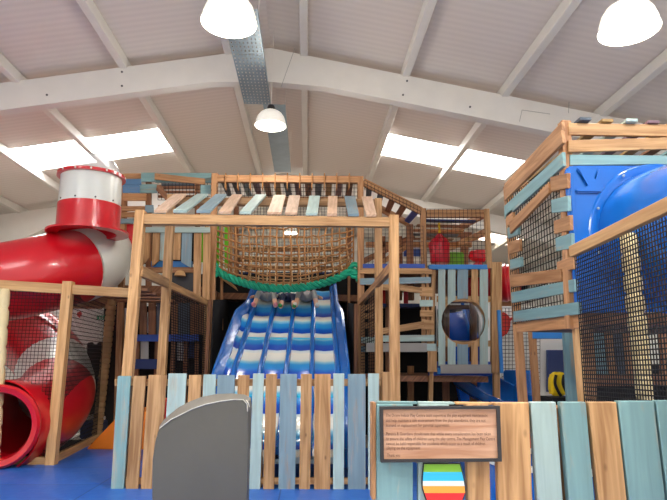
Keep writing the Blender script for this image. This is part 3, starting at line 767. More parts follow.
# ================================================================== CHILDREN AT THE TOP
def child(c, label, shirt, legs, shoe, yaw=0, kneel=.0, spread=.1, lean=.1):
    """seated child facing the camera, legs down the lane; c = seat point"""
    t = thing('person', label, 'person', c, None)
    z = V((0, 0, 1)); sl = V((0, -.87, -.5))
    H = c+V((0, .02, .1))
    D = V((0, .86, .36)); vs = [H, H+D*.16, H+D*.30, H+D*.37, H+D*.44+V((0, -.01, .02)), H+D*.53+V((0, -.02, .03))]
    ed = [(0, 1), (1, 2), (2, 3), (3, 4), (4, 5)]; rd = [.1, .1, .095, .04, .075, .07]
    mats = [1, 0, 0, 2, 2, 2]
    for s in (-1, 1):
        i = len(vs)
        kn = H+V((s*(.08+spread*.5), -.24, .06+kneel)); an = H+V((s*(.08+spread), -.47, -.2+kneel*.3)); ft = an+V((s*.02, -.09, .05))
        vs += [H+V((s*.07, -.03, 0)), kn, an, ft]; ed += [(0, i), (i, i+1), (i+1, i+2), (i+2, i+3)]; rd += [.075, .055, .038, .04]; mats += [1, 1, 2, 3]
        i = len(vs); sh = H+V((s*.12, 0, 0))+D*.29
        el = sh+V((s*.1, -.12, -.06)); ha = el+V((s*.05, -.15, -.03)); fi = ha+V((s*.01, -.07, -.02))
        vs += [sh, el, ha, fi]; ed += [(2, i), (i, i+1), (i+1, i+2), (i+2, i+3)]; rd += [.045, .036, .026, .022]; mats += [0, 0, 2, 2]
    me = bpy.data.meshes.new('body'); o0 = V(c); me.from_pydata([v-o0 for v in vs], ed, [])
    ob = bpy.data.objects.new('body', me); COL.objects.link(ob)
    md = ob.modifiers.new('s', 'SKIN'); sk = me.skin_vertices[0].data
    for k, r in enumerate(rd): sk[k].radius = (r, r*(.8 if k < 3 else 1))
    sk[0].use_root = True
    ob.modifiers.new('d', 'SUBSURF').levels = 1
    dg = bpy.context.evaluated_depsgraph_get(); m2 = bpy.data.meshes.new_from_object(ob.evaluated_get(dg))
    ob.modifiers.clear(); ob.data = m2
    for m in (shirt, legs, 'skin', shoe): m2.materials.append(MATS[m])
    loc = [v-o0 for v in vs]
    for p in m2.polygons:
        p.use_smooth = True
        d = [(p.center-l).length-.3*rd[k] for k, l in enumerate(loc)]
        p.material_index = mats[d.index(min(d))]
    ob.parent = t
    hd = H+D*.475+V((0, -.01, .03))
    bm = bmesh.new(); bmesh.ops.create_icosphere(bm, subdivisions=3, radius=.105, matrix=Matrix.Translation(hd+V((0, .012, .03))))
    bmesh.ops.delete(bm, geom=[v for v in bm.verts if v.co.z < hd.z+.045 and v.co.y < hd.y+.02 or v.co.z < hd.z-.05], context='VERTS')
    finish('hair', bm, 'hair_brown', t, smooth=True)
    bm = bmesh.new()
    for s in (-1, 1): bmesh.ops.create_icosphere(bm, subdivisions=1, radius=.011, matrix=Matrix.Translation(hd+V((s*.032, -.079, 0))))
    finish('eyes', bm, 'hair_brown', t)
    bm = bmesh.new(); bmesh.ops.create_cone(bm, segments=8, radius1=.014, radius2=.006, depth=.03, cap_ends=True, matrix=Matrix.Translation(hd+V((0, -.085, -.02))))
    finish('nose', bm, 'skin', t)
    bm = bmesh.new(); tube_bm(bm, [hd+V((-.025, -.076, -.045)), hd+V((0, -.08, -.05)), hd+V((.025, -.076, -.045))], .005, 5)
    finish('mouth', bm, 'cloth_pink', t)
    return t
YK = 10.36
def seat(px):
    x = P(px, 296, YK).x; return V((x, YK, sz(YK)+wave(YK)))
child(seat(267), 'child in patterned grey and navy clothes sitting in the left lane of the slide', 'cloth_navy', 'cloth_grey', 'cloth_pink', kneel=.02)
child(seat(288.5), 'child with bare legs and green shoes sitting in the second slide lane', 'cloth_white', 'cloth_navy', 'shoe_green', kneel=-.03, spread=.03)
child(seat(306.5), 'child in pale grey clothes sitting knees up in the third slide lane', 'cloth_grey', 'cloth_grey', 'cloth_white', kneel=.05)

t5 = thing('shade_backdrop', 'added black drape hanging behind and below the head of the wave slide', 'backdrop', (-.3, 11.3, 0))
B(t5, 'backdrop', 'black_fabric', [(196, 274), (372, 274), (372, 470), (196, 470)], 11.35, .03, 0)  # black sheet added as the shade behind the slide head
# ================================================================== PORTHOLE TOWER (right of the slide)
t = thing('porthole_tower', 'timber play tower with round porthole in a picket wall right of the slide', 'play tower', (P(430, 380, YC).x, YC, 0))
post(t, 'red_wood', 423.5, 208, 424.5, 268, YC, .1, .1, None)
post(t, 'pine_wood', 434, 264, 431, 400, YC+.02, .07, .1)
R(t, 'post_block', 'pine_wood', 428, 351, 437, 372, YC-.03, .05)
post(t, 'pine_wood', 487, 208.5, 490, 268, YC-.06, .09, .09, None)
R(t, 'post', 'pine_wood', 492, 262, 502, 373, YC-.06, .1)
post(t, 'pine_wood', 497, 373, 497.5, 405, YC, .105, .1)
R(t, 'beam', 'red_wood', 427, 209.5, 484, 217, YC, .09)
R(t, 'deck_edge', 'sky_blue_pad', 429, 264.5, 488, 269, YC-.05, .12, label='light blue padded deck edge')
R(t, 'deck_edge', 'blue_pad', 363, 263.8, 425, 268, YC-.03, .12)
zd2 = P(430, 266, YC).z
box(t, 'deck', 'dark_wood', (P(362, 266, YC).x, YC+.1, zd2-.14), (P(490, 266, YC).x, 13.0, zd2-.03), .005)
box(t, 'lower_deck', 'dark_wood', (P(362, 375, YC).x, YC+.1, P(430, 376, YC).z-.1), (P(490, 375, YC).x, 12.6, P(430, 376, YC).z), .005)
# pickets cut round the porthole
CXp, CYp, RX, RY = 463.6, 321.5, 22.2, 23
def arcpts(xa, xb, sgn):
    n = 5; out = []
    for k in range(n+1):
        x = xa+(xb-xa)*k/n; f = 1-((x-CXp)/RX)**2
        out.append((x, CYp+sgn*RY*math.sqrt(max(0, f))))
    return out
def cut_picket(x0, x1, m):
    ex = 'pine_wood' if m == 'wood' else m
    yt, yb = 268.5, 366
    if x0 > CXp-RX and x1 < CXp+RX:
        B(t, 'picket', ex, [(x0, yt), (x1, yt)]+arcpts(x1, x0, -1), YC-.03, .03, 0)
        B(t, 'picket', ex, arcpts(x0, x1, 1)+[(x1, yb), (x0, yb)], YC-.03, .03, 0)
    elif x0 < CXp-RX < x1:
        B(t, 'picket', ex, [(x0, yt), (x1, yt)]+arcpts(x1, CXp-RX, -1)+arcpts(CXp-RX, x1, 1)[1:]+[(x1, yb), (x0, yb)], YC-.03, .03, 0)
    else:
        B(t, 'picket', ex, [(x0, yt), (x1, yt), (x1, yb), (x0, yb)]+arcpts(x0, CXp+RX, 1)+arcpts(CXp+RX, x0, -1)[1:], YC-.03, .03, 0)
for x0, x1, m in ((438.5, 445.3, 'pale_paint'), (448, 455.6, 'pale_paint'), (457.5, 468, 'blue_paint'), (471.5, 478, 'wood'), (480, 488, 'pale_paint')): cut_picket(x0, x1, m)
for y in (299, 343.5): R(t, 'rail', 'pine_wood', 437, y-3, 491, y+3, YC, .03)
po = t
cc = P(CXp, CYp, YC-.005); rr = (P(CXp+RX, CYp, YC)-P(CXp, CYp, YC)).length
pr = lathe(t, 'porthole_ring', 'pine_wood', [(rr*1.0, -.04), (rr*1.14, -.02), (rr*1.14, .02), (rr*1.0, .04)], cc+V((0, .03, 0)), V((0, 1, 0)), 40, True)
lathe(pr, 'porthole_pane', 'tinted_pane', [(.001, -.12), (rr*.4, -.11), (rr*.75, -.06), (rr*1.02, 0)], cc+V((0, .03, 0)), V((0, 1, 0)), 40)
R(t, 'foam_pad', 'grey_pad', 441, 364.5, 491.5, 373.5, YC-.09, .06, label='grey padded strip')
R(t, 'base_strip', 'blue_pad', 429, 361.5, 492, 375.5, YC+.03, .08)
R(t, 'corner_pad', 'sky_blue_pad', 437.5, 368, 441, 374, YC-.05, .05)
R(t, 'edge_pad', 'sky_blue_pad', 497.5, 310, 500.7, 373, YC-.1, .05, lean=3, label='bright blue edge pad')
# horizontal boards beside the slide
HB = [([(360, 268), (432, 268.3), (432, 274), (360, 273.6)], 'pine_wood'), ([(360, 278.3), (431, 277), (431, 283), (360, 284.6)], 'blue_paint'),
      ([(366, 278.5), (376, 278.5), (376, 285), (366, 285)], 'pine_wood'), ([(377, 284.5), (399, 284), (422, 288), (422, 293.5), (399, 290.5), (377, 290)], 'pine_wood'), ([(420, 287), (432.6, 287), (432.6, 297), (420, 296)], 'pine_wood'),
      ([(420, 300), (433, 300), (433, 306.4), (420, 306.4)], 'pale_paint'), ([(420.3, 310.3), (433, 310.3), (433, 316.4), (420.3, 316.4)], 'pine_wood'),
      ([(383, 328), (424, 321), (424, 328), (383, 334.3)], 'pine_wood'), ([(422, 319), (434, 321), (434, 329.5), (422, 329.5)], 'pine_wood'),
      ([(374, 335.6), (434.5, 334.8), (434.5, 341.2), (374, 341.8)], 'pale_paint'), ([(425.5, 343.6), (436, 343.6), (436, 351), (425.5, 351)], 'pale_paint')]
for q, m in HB: B(t, 'wall_board', m, q, YC-.03-.012*(HB.index((q, m)) % 2), .03, 0)
R(t, 'foam_pad', 'grey_pad', 366, 343, 427, 352, YC-.08, .06)
post(t, 'red_wood', 423, 270, 424, 352, YC+.01, .07, .05, None, 'stud')
post(t, 'red_wood', 427.5, 270, 428.5, 352, YC+.01, .05, .05, None, 'stud')
for q, m in (([(361, 306), (374, 303), (374, 309), (361, 311)], 'red_wood'), ([(361, 314), (374, 312), (374, 318), (361, 319.5)], 'red_wood'), ([(361, 323), (374, 321.5), (374, 327.5), (361, 329)], 'red_wood'), ([(361, 337), (375, 337), (375, 343), (361, 343)], 'pale_paint'), ([(361, 346), (368, 346), (368, 352), (361, 352)], 'blue_paint')):
    B(t, 'wall_board', m, q, YC-.02, .03, 0)
net(t, 'black_cord', [P(361, 300, YC-.06), P(378, 285, YC-.06), P(378, 372, YC-.06), P(361, 372, YC-.06)], .05, .005)
# back and roof of the tower
YB2 = 12.2
R(t, 'beam', 'dark_wood', 424, 232, 472, 237, YB2, .08)
R(t, 'beam', 'red_wood', 366, 242, 472, 247, YB2, .08)
bar(t, 'beam', 'red_wood', P(485, 214, YC+.1), P(443, 237, YB2+1), .07, .12)
bar(t, 'beam', 'red_wood', P(486, 232, YC+.1), P(450, 248, YB2+1), .07, .12)
for k in range(5):
    Y = YC+.5+k*.42; a, b = P(427, 217, YC), P(484, 217, YC)
    box(t, 'roof_slat', ('navy_pad', 'dark_wood', 'red_wood', 'slate_paint', 'dark_wood')[k], (a.x, Y, a.z+.06), (b.x, Y+.16, a.z+.09), .002)
for x, m in ((465, 'dark_wood'), (383, 'dark_wood'), (400, 'dark_wood')): post(t, m, x, 236, x, 300, YB2, .16 if x == 465 else .1, .1, None)
post(t, 'dark_wood', 410, 224, 411, 300, 11.2, .13, .1, None)
bar(t, 'brace', 'dark_wood', P(362, 262, 11.9), P(414, 236, 11.9), .05, .12)
bar(t, 'brace', 'red_wood', P(366, 272, 11.9), P(408, 246, 11.9), .05, .1)
R(t, 'back_pad', 'blue_pad', 404, 249, 424, 256, YB2+.1, .08)
net(t, 'black_cord', [P(426, 209, YC-.015), P(484, 209, YC-.015), P(487, 266, YC-.015), P(427, 266, YC-.015)], .075, .004)
net(t, 'black_cord', [P(364, 226, YC-.015), P(423, 226, YC-.015), P(424, 266, YC-.015), P(364, 266, YC-.015)], .075, .004)
# inner rooms; black boards added to stand in for their shade
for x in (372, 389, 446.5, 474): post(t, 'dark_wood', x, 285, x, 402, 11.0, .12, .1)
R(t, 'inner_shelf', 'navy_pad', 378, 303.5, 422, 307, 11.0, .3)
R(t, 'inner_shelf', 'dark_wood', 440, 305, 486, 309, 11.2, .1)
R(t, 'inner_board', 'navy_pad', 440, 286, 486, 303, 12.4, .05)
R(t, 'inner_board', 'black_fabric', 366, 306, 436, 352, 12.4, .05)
R(t, 'inner_board', 'black_fabric', 438, 309, 479, 348, 13.25, .05)  # black sheet added to darken the view through the porthole
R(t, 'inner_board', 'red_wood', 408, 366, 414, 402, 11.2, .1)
# sloping slatted roof between the two towers
t = thing('slatted_canopy', 'sloping slatted timber canopy linking the central tower and porthole tower', 'canopy', (P(390, 200, 10.4).x, 10.4, P(390, 200, 10.4).z))
bar(t, 'beam', 'red_wood', P(363, 182, YC+.05), P(421, 211, YC+.05), .08, .13)
bar(t, 'beam', 'red_wood', P(365, 200, 11.3), P(409, 224, 11.3), .08, .12)
for k, m in enumerate(('slate_paint', 'slate_paint', 'dark_wood', 'dark_wood', 'blue_pad')):
    f = .06+k*.21
    a = P(363+58*f, 182+29*f, YC+.1); b = P(363+58*(f+.1), 182+29*(f+.1), YC+.1)
    c = P(363+46*(f+.1), 199+25*(f+.1), 11.3); d = P(363+46*f, 199+25*f, 11.3)
    slab(t, 'roof_slat', m, [a, b, c, d], V((0, 0, .03)), .002)
net(t, 'black_cord', [P(364, 180, YC-.01), P(421, 208, YC-.01), P(421, 215, YC-.01), P(364, 187, YC-.01)], .07, .004)
# things inside the tower
t = thing('punch_bag', 'red vinyl punch bag hanging by a yellow strap in the porthole tower', 'punch bag', P(440, 264, 10.9))
c = P(440, 264, 10.9); h = (P(440, 233, 10.9)-c).length; r = (P(449.5, 250, 10.9)-P(440, 250, 10.9)).length
bm = bmesh.new(); lathe_bm(bm, [(.001, .01), (r*.9, .01), (r, .04), (r*1.02, h*.35), (r*.97, h*.62), (r*.8, h*.74), (r*.45, h*.86), (r*.16, h*.97), (.001, h)], c, n=28)
for v in bm.verts:
    d = v.co-c
    if d.z > h*.6: v.co += V((d.x, d.y, 0))*.18*math.sin(7*math.atan2(d.y, d.x))
finish('bag_body', bm, 'red_vinyl', t, smooth=True)
tube(t, 'strap', 'yellow_fabric', [c+V((0, 0, h*.95)), P(439, 222, 10.9)], .022, 6, label='yellow hanging strap')
t = thing('foam_block', 'green foam block on the upper deck beside the red punch bag', 'foam block', P(457, 264, 11.2))
p, q = P(449.5, 252, 11.2), P(464.5, 266, 11.2)
box(t, 'block', 'green_vinyl', (p.x, 11.2, q.z), (q.x, 11.6, p.z), .02)
t = thing('swivel_toy', 'red swivel toy mounted near the right post of the upper deck', 'toy', P(478, 264, 10.6))
lathe(t, 'body', 'red_plastic', [(.001, 0), (.1, 0), (.1, .03), (.05, .06), (.05, .16), (.001, .16)], P(478, 266, 10.6), n=20)
lathe(t, 'barrel', 'red_plastic', [(.001, -.14), (.07, -.14), (.11, -.1), (.11, .1), (.09, .16), (.001, .16)], P(478.5, 256.5, 10.6), V((-1, -.3, .1)), 20)
box(t, 'grip', 'red_plastic', P(476, 253, 10.5), P(483, 251, 10.65), .01)
t = thing('crawl_barrel', 'red ribbed plastic crawl barrel behind the right post of porthole tower', 'barrel', P(500, 300, 10.9))
c = P(503, 283, 10.5); r = (P(503, 265, 10.5)-c).length
sh = lathe(t, 'shell', 'red_plastic', [(r*.9, -.7), (r, -.7), (r*1.02, -.2), (r*1.02, .0), (r*1.06, .02), (r*1.06, .06), (r*1.0, .08), (r*1.0, .24), (r*1.05, .26), (r*1.05, .3), (r*.92, .3), (r*.9, .28)], c, V((1, -.35, .04)), 36, True)
for k in range(8):
    a = k*math.pi/4; ax = V((1, -.35, .04)).normalized(); s = ax.cross(V((0, 0, 1))).normalized(); u = ax.cross(s)
    lathe(sh, 'bolt', 'white_plastic', [(.001, .012), (.018, .008), (.02, 0)], c+ax*.16+(s*math.cos(a)+u*math.sin(a))*r, s*math.cos(a)+u*math.sin(a), 8)
bar(t, 'support_beam', 'red_wood', P(494, 303, 10.8), P(513, 303, 10.8), .1, .12)
for i, (x, y0, y1, m, lab) in enumerate(((386.5, 289, 303, 'red_pad', 'dark red padded roller on the inner shelf left of the narrow one'), (406, 289, 303, 'red_vinyl', 'narrow red padded roller on the inner shelf by the horizontal boards'))):
    t = thing('padded_roller', lab, 'roller', P(x, y1, 11.15))
    r = .09 if i == 0 else .045; c = P(x, y1+.6, 11.15); h = P(x, y0, 11.15).z-c.z
    lathe(t, 'roller', m, [(.001, 0), (r, 0), (r*1.02, h*.5), (r, h), (.001, h)], c, n=20)
    lathe(t, 'end_cap', 'dark_metal', [(.001, h+.02), (r*.4, h+.02), (r*.4, h-.01)], c, n=16)
# blue slides below
t = thing('straight_slide', 'blue straight slide running down beneath the porthole wall', 'slide', P(470, 395, 11.8))
a, b = P(446, 300, 13.0), P(490, 402, 11.4)
def trough(par, name, mat, pts, r, ang0=math.pi, ang1=2*math.pi, th=.03, n=14):
    bm = bmesh.new(); rows = []
    for i, p in enumerate(pts):
        tg = (pts[min(i+1, len(pts)-1)]-pts[max(i-1, 0)]).normalized(); s = tg.cross(V((0, 0, 1))).normalized(); u = s.cross(tg)
        rows.append([bm.verts.new(p+(s*math.cos(ang0+(ang1-ang0)*k/n)+u*math.sin(ang0+(ang1-ang0)*k/n))*r) for k in range(n+1)]+[bm.verts.new(p+(s*math.cos(ang0+(ang1-ang0)*k/n)+u*math.sin(ang0+(ang1-ang0)*k/n))*(r+th)) for k in range(n, -1, -1)])
    m = len(rows[0])
    for i in range(len(rows)-1):
        for k in range(m): bm.faces.new((rows[i][k], rows[i][(k+1) % m], rows[i+1][(k+1) % m], rows[i+1][k]))
    bm.faces.new(rows[0][::-1]); bm.faces.new(rows[-1])
    return finish(name, bm, mat, par, smooth=True)
trough(t, 'chute', 'deep_blue_plastic', catmull([P(455, 305, 12.85), P(464, 340, 12.4), P(473, 385, 11.8), P(478, 405, 11.3)], 6), .32)
tube(t, 'rim', 'blue_plastic', catmull([P(462, 302, 12.85), P(471, 340, 12.4), P(482, 385, 11.8), P(487, 405, 11.3)], 6), .04, 8)
t = thing('slide_exit', 'curved blue slide exit trough seen right of the porthole tower legs', 'slide', P(505, 400, 9.6))
trough(t, 'chute', 'blue_plastic', catmull([P(470, 372, 11.0), P(492, 384, 10.2), P(508, 394, 9.6), P(530, 404, 9.0), P(546, 420, 8.0)], 6), .36)
box(t, 'support', 'blue_plastic', (P(515, 400, 9.8).x, 9.6, 0), (P(524, 400, 9.8).x, 9.9, P(515, 384, 9.8).z), .03)
t = thing('foam_cylinder', 'blue foam drum standing behind the curved slide exit', 'foam drum', P(516, 385, 10.8))
lathe(t, 'drum', 'blue_plastic', [(.001, 0), (.26, 0), (.28, .03), (.28, 1.2), (.25, 1.25), (.001, 1.25)], V((P(519, 380, 10.8).x, 10.8, 0)), n=28)
# white meshed wall behind with a red painted figure-like blot
t = thing('partition', 'white brick-patterned partition with a red painted splash behind the blue edge pad', 'partition', (P(515, 370, 13).x, 13.2, 0))
p, q = P(440, 306, 13.4), P(600, 306, 13.4)
box(t, 'panel', 'wall_white', (P(370, 306, 13.4).x, 13.4, 0), (q.x+.3, 13.5, P(500, 306, 13.4).z), .01)
bl = [(500, 313), (504, 312), (508, 315), (510, 318), (514, 316.5), (514, 318.5), (510.5, 321), (510, 328), (507, 334), (502, 337), (500, 330)]
B(t, 'painted_splash', 'red_pad', bl, 13.38, .01, 0, label='red painted splash')
net(t, 'black_cord', [P(502, 308, 13.2), P(540, 308, 13.2), P(540, 392, 13.2), P(502, 392, 13.2)], .085, .006)

# ================================================================== LEFT TOWER
YLt = 10.2
t = thing('lookout_tower', 'timber lookout tower of mixed blue and wood boards left of the slide', 'play tower', (P(175, 370, YLt).x, YLt, 0))
LB = [([(119, 173.6), (141, 173.2), (141, 178.6), (119, 179)], 'red_wood'), ([(123.6, 178.8), (141, 178.8), (141, 184.8), (123.6, 184.8)], 'bright_paint'), ([(122.5, 185.2), (139.5, 185.2), (139.5, 192.6), (122.5, 192.6)], 'bright_paint'),
      ([(155, 173), (212.5, 173), (212.5, 182.4), (155, 182.4)], 'teal_paint'), ([(141, 172.6), (155.5, 172.6), (155.5, 181.6), (141, 181.6)], 'teal_paint'),
      ([(154.6, 173), (205, 178.6), (205, 184.4), (154.6, 179.3)], 'red_wood'), ([(140, 184.2), (157, 184.2), (157, 192.8), (139, 192.8)], 'teal_paint'), ([(200.5, 185), (212, 185), (212, 193.8), (200.5, 193.8)], 'teal_paint'),
      ([(122.5, 193.3), (146, 193.3), (146, 200.6), (122.5, 200.6)], 'red_wood'), ([(120, 206), (147, 206), (147, 211), (120, 211)], 'red_wood'), ([(118, 212), (135, 212), (135, 217), (118, 217)], 'red_wood'), ([(145, 205), (153.5, 205), (153.5, 212.5), (145, 212.5)], 'blue_paint'), ([(118, 218.5), (134, 218.5), (134, 223.5), (118, 223.5)], 'blue_paint'),
      ([(157, 185), (160.5, 184.5), (168, 196), (167, 201.5), (156, 190)], 'dark_wood')]
for k, (q, m) in enumerate(LB): B(t, 'wall_board', m, q, YLt-.03-.03*(k % 3), .03, .002)
post(t, 'dark_wood', 148, 173, 148, 300, YLt+.02, .09, .09, None)
post(t, 'dark_wood', 197, 182, 197, 226, YLt+.5, .09, .09, None)
post(t, 'red_wood', 124, 174, 118, 370, YLt+.02, .1, .1)
for y in (186, 190.5, 195, 205): R(t, 'roof_slat', 'dark_wood', 158, y, 200, y+2.4, YLt+1.2, .05)
R(t, 'roof_panel', 'slate_paint', 162, 183, 200, 189, YLt+1.6, .03)
net(t, 'black_cord', [P(158, 182, YLt+.1), P(211, 182, YLt+.1), P(211, 200, YLt+.1), P(158, 200, YLt+.1)], .065, .005)
R(t, 'tunnel_panel', 'red_plastic', 119, 224, 135, 262, YLt+.1, .05, label='red plastic entry panel')
# picketed upper wall
YP = 9.9
B(t, 'top_rail', 'pale_paint', [(143, 227), (210, 227.3), (210, 232.6), (143, 232.3)], YP-.03, .03)
for x0, x1, y1a, y1b, m in ((142.7, 150, 266, 258, 'wood'), (152.6, 159.8, 267, 261, 'wood'), (160.5, 165, 260, 261, 'pale_paint'), (173.5, 181, 259.5, 259.8, 'wood'), (182, 192, 262, 268, 'blue_paint'), (194, 201.5, 295, 296, 'wood'), (203.2, 210.6, 300, 300.5, 'wood')):
    B(t, 'picket', 'pine_wood' if m == 'wood' else m, [(x0, 232), (x1, 232), (x1-1, y1b), (x0-1, y1a)], YP, .03)
post(t, 'pine_wood', 206.8, 226, 204.5, 372, YP+.04, .07, .08)
R(t, 'deck_edge', 'sky_blue_pad', 151, 261, 192, 267, YP+.1, .08, label='light blue padded deck edge')
R(t, 'floor_board', 'red_wood', 143, 267, 194, 272.5, YP+.12, .08)
lathe(t, 'dome_bump', 'yellow_wood', [(.001, .1), (.05, .09), (.085, .05), (.1, 0), (.001, 0)], P(180, 276, YP+.05), n=20)
R(t, 'dark_pad', 'dark_metal', 169, 273, 195, 291, YP+.15, .1)
box(t, 'deck', 'dark_wood', (P(120, 280, YP).x, YP+.25, P(160, 290, YP).z-.05), (P(209, 280, YP).x, 13, P(160, 284, YP).z), .005)
R(t, 'green_panel', 'green_mesh', 142, 232, 213, 262, 11.4, .03)
R(t, 'dark_panel', 'black_fabric', 140, 230, 196, 264, 11.3, .03)
for y in (293, 297, 300): R(t, 'lower_slat', 'red_wood' if y != 297 else 'slate_paint', 136, y, 172, y+2, YP+.3, .04)
for x0, x1, y0, m in ((139.5, 146.5, 299, 'dark_wood'), (148.3, 155.5, 300, 'dark_wood'), (156.5, 160, 301, 'slate_paint'), (171, 177.5, 304, 'dark_wood'), (178.5, 189.5, 303, 'slate_paint'), (190.5, 198, 304, 'dark_wood'), (199.3, 206, 304, 'dark_wood')):
    R(t, 'lower_plank', m, x0, y0, x1, 335, YP+.2, .03)
R(t, 'blue_rail', 'blue_pad', 136, 334.5, 199, 341.3, YP+.12, .12, label='dark blue padded rail')
for x in (137, 157, 173, 186, 197, 206): post(t, 'dark_wood', x, 341, x-1, 372, YP+.22, .07, .07)
for x0, x1, y0, y1 in ((140.5, 148.3, 341, 359), (177, 183.5, 341, 361), (147, 148.2, 312, 333), (124.5, 130, 308, 342)): R(t, 'white_panel', 'wall_white', x0, y0, x1, y1, YP+.5, .03)
R(t, 'inner_panel', 'navy_pad', 187, 341, 194.5, 358, YP+.5, .03)
R(t, 'step_pad', 'navy_pad', 134, 359, 160, 369, YP+.1, .3)
R(t, 'shade_backing', 'black_fabric', 116, 296, 139, 372, 11.2, .04)  # black sheets added as shade below the tower deck
R(t, 'shade_backing', 'black_fabric', 160, 341, 212, 400, 11.6, .04)
net(t, 'black_cord', [P(171, 290, YP-.05), P(206, 306, YP-.05), P(206, 374, YP-.05), P(171, 374, YP-.05)], .045, .006)
t = thing('exit_sign', 'green exit sign with white marks seen through the net at the left', 'sign', P(105, 317, 12.5))
R(t, 'panel', 'exit_green', 96.8, 315.5, 108, 319.5, 12.5, .03)
for x in (99, 101.5, 104.5): R(t, 'mark', 'white_plastic', x, 316.4, x+1.3, 318.6, 12.49, .012, bev=0)
# ================================================================== RED AND WHITE SPIRAL SLIDE
t = thing('spiral_slide', 'red and white spiral tube slide with drum top at the left', 'slide', (P(60, 460, 8.8).x, 8.8, 0))
YD = 8.7
cb = P(88, 232, YD); ct = P(92, 176, YD); r = (P(122, 200, YD)-P(91, 200, YD)).length*.97
H = ct.z-cb.z; ax = (V((ct.x, YD, ct.z))-V((cb.x, YD, cb.z)))
hh = ax.length
lathe(t, 'drum_lower', 'red_plastic', [(r*.96, 0), (r*1.0, .01), (r*1.0, hh*.46), (r*.96, hh*.46)], cb, ax, 56, True, label='red lower drum ring')
du = lathe(t, 'drum_upper', 'white_plastic', [(r*.93, hh*.46), (r*.985, hh*.46), (r*.97, hh*.97), (r*.92, hh*.97)], cb, ax, 56, True, label='white upper drum ring')
fl = lathe(t, 'drum_flange', 'red_plastic', [(r*.9, hh*.95), (r*1.09, hh*.95), (r*1.09, hh*1.0), (r*.9, hh*1.02)], cb, ax, 56, True)
lathe(t, 'base_flange', 'red_plastic', [(r*.9, -.03), (r*1.3, -.03), (r*1.3, .0), (r*.9, .01)], cb, ax, 56, True)
m, nt, b = base('clear_dome'); b.inputs['Base Color'].default_value = (.9, .92, .92, 1); b.inputs['Roughness'].default_value = .08; b.inputs['Alpha'].default_value = .6
lathe(t, 'dome', 'clear_dome', [(r*.94, hh*1.0), (r*.9, hh*1.1), (r*.74, hh*1.24), (r*.45, hh*1.34), (.001, hh*1.38)], cb, ax, 48)
axn = ax.normalized(); sx = axn.cross(V((0, 1, 0))).normalized(); sy = axn.cross(sx)
for k in range(14):
    a = k*2*math.pi/14+.1; dvec = sx*math.cos(a)+sy*math.sin(a)
    lathe(fl, 'bolt', 'white_plastic', [(.001, .014), (.014, .01), (.016, 0)], cb+axn*hh*.975+dvec*r*1.085, dvec, 8)
for k in range(10):
    a = k*2*math.pi/10+.2; dvec = sx*math.cos(a)+sy*math.sin(a)
    lathe(du, 'bolt', 'dark_metal', [(.001, .012), (.012, .008), (.014, 0)], cb+axn*hh*.5+dvec*r*.985, dvec, 8)
def sweep(name, mat, pts, r, lab=None, th=.02, n=32):
    bm = bmesh.new(); o = tube_bm(bm, pts, r, n, False); i_ = tube_bm(bm, pts, r-th if not isinstance(r, list) else [x-th for x in r], n, False)
    for a, b in ((o[0], i_[0]), (o[-1], i_[-1])):
        for k in range(n): bm.faces.new((a[k], a[(k+1) % n], b[(k+1) % n], b[k]))
    return finish(name, bm, mat, t, smooth=True, label=lab)
R0 = .58
up_ = catmull([P(100, 250, 11.0), P(98, 255, 10.1), P(86, 264, 9.3), P(55, 271, 8.8), P(15, 280, 8.6), P(-30, 287, 8.7), P(-85, 296, 9.2), P(-115, 306, 10.1), P(-60, 310, 11.1), P(2, 324, 11.1), P(42, 350, 10.7), P(57, 382, 10.0), P(50, 404, 9.2), P(26, 420, 8.4), P(0, 426, 7.9)], 12)
def seg(name, i0, i1, mat, lab=None): return sweep(name, mat, up_[i0:i1+1], R0, lab)
seg('tube_red', 0, 10, 'red_plastic'); seg('tube_white', 10, 29, 'white_plastic', 'white tube section')
seg('tube_red', 29, 126, 'red_plastic'); seg('tube_white', 126, 137, 'white_plastic', 'white tube section'); seg('tube_red', 137, len(up_)-1, 'red_plastic')
def ringat(i, rr=1.05, mat='red_plastic', w=.03):
    tg = (up_[min(i+1, len(up_)-1)]-up_[i-1]).normalized()
    lathe(t, 'joint_ring', mat, [(R0*.98, -w), (R0*rr, -w), (R0*rr, w), (R0*.98, w)], up_[i], tg, 40, True)
for i in (62, 92): ringat(i)
m0 = up_[-1]; tg = V((.12, -1, -.02)).normalized(); m0 = P(-2, 426, 7.72); RM = .46
mo = lathe(t, 'mouth', 'red_plastic', [(RM*.92, .55), (RM*1.0, .56), (RM*1.04, .12), (RM*1.1, .02), (RM*1.12, -.06), (RM*1.06, -.1), (RM*.92, -.08), (RM*.86, 0), (RM*.88, .3)], m0, -tg, 56, True, label='flared red exit mouth')
a = 0.12; s = tg.cross(V((0, 0, 1))).normalized()
if s.x < 0: s = -s
c = m0+s*RM*1.06*math.cos(a)-tg*.2+V((0, 0, RM*1.06*math.sin(a)))
slab(mo, 'sticker', 'blue_pad', [c+V((0, -.04, .15)), c+V((.005, .05, .15)), c+V((.005, .05, -.15)), c+V((0, -.04, -.15))], V((.012, 0, 0)), 0, label='blue sticker on the exit mouth')
bar(t, 'stand', 'dark_metal', V((P(60, 400, 9.4).x, 9.5, 0)), V((P(60, 400, 9.4).x, 9.5, P(50, 425, 9.4).z)), .06, .06)

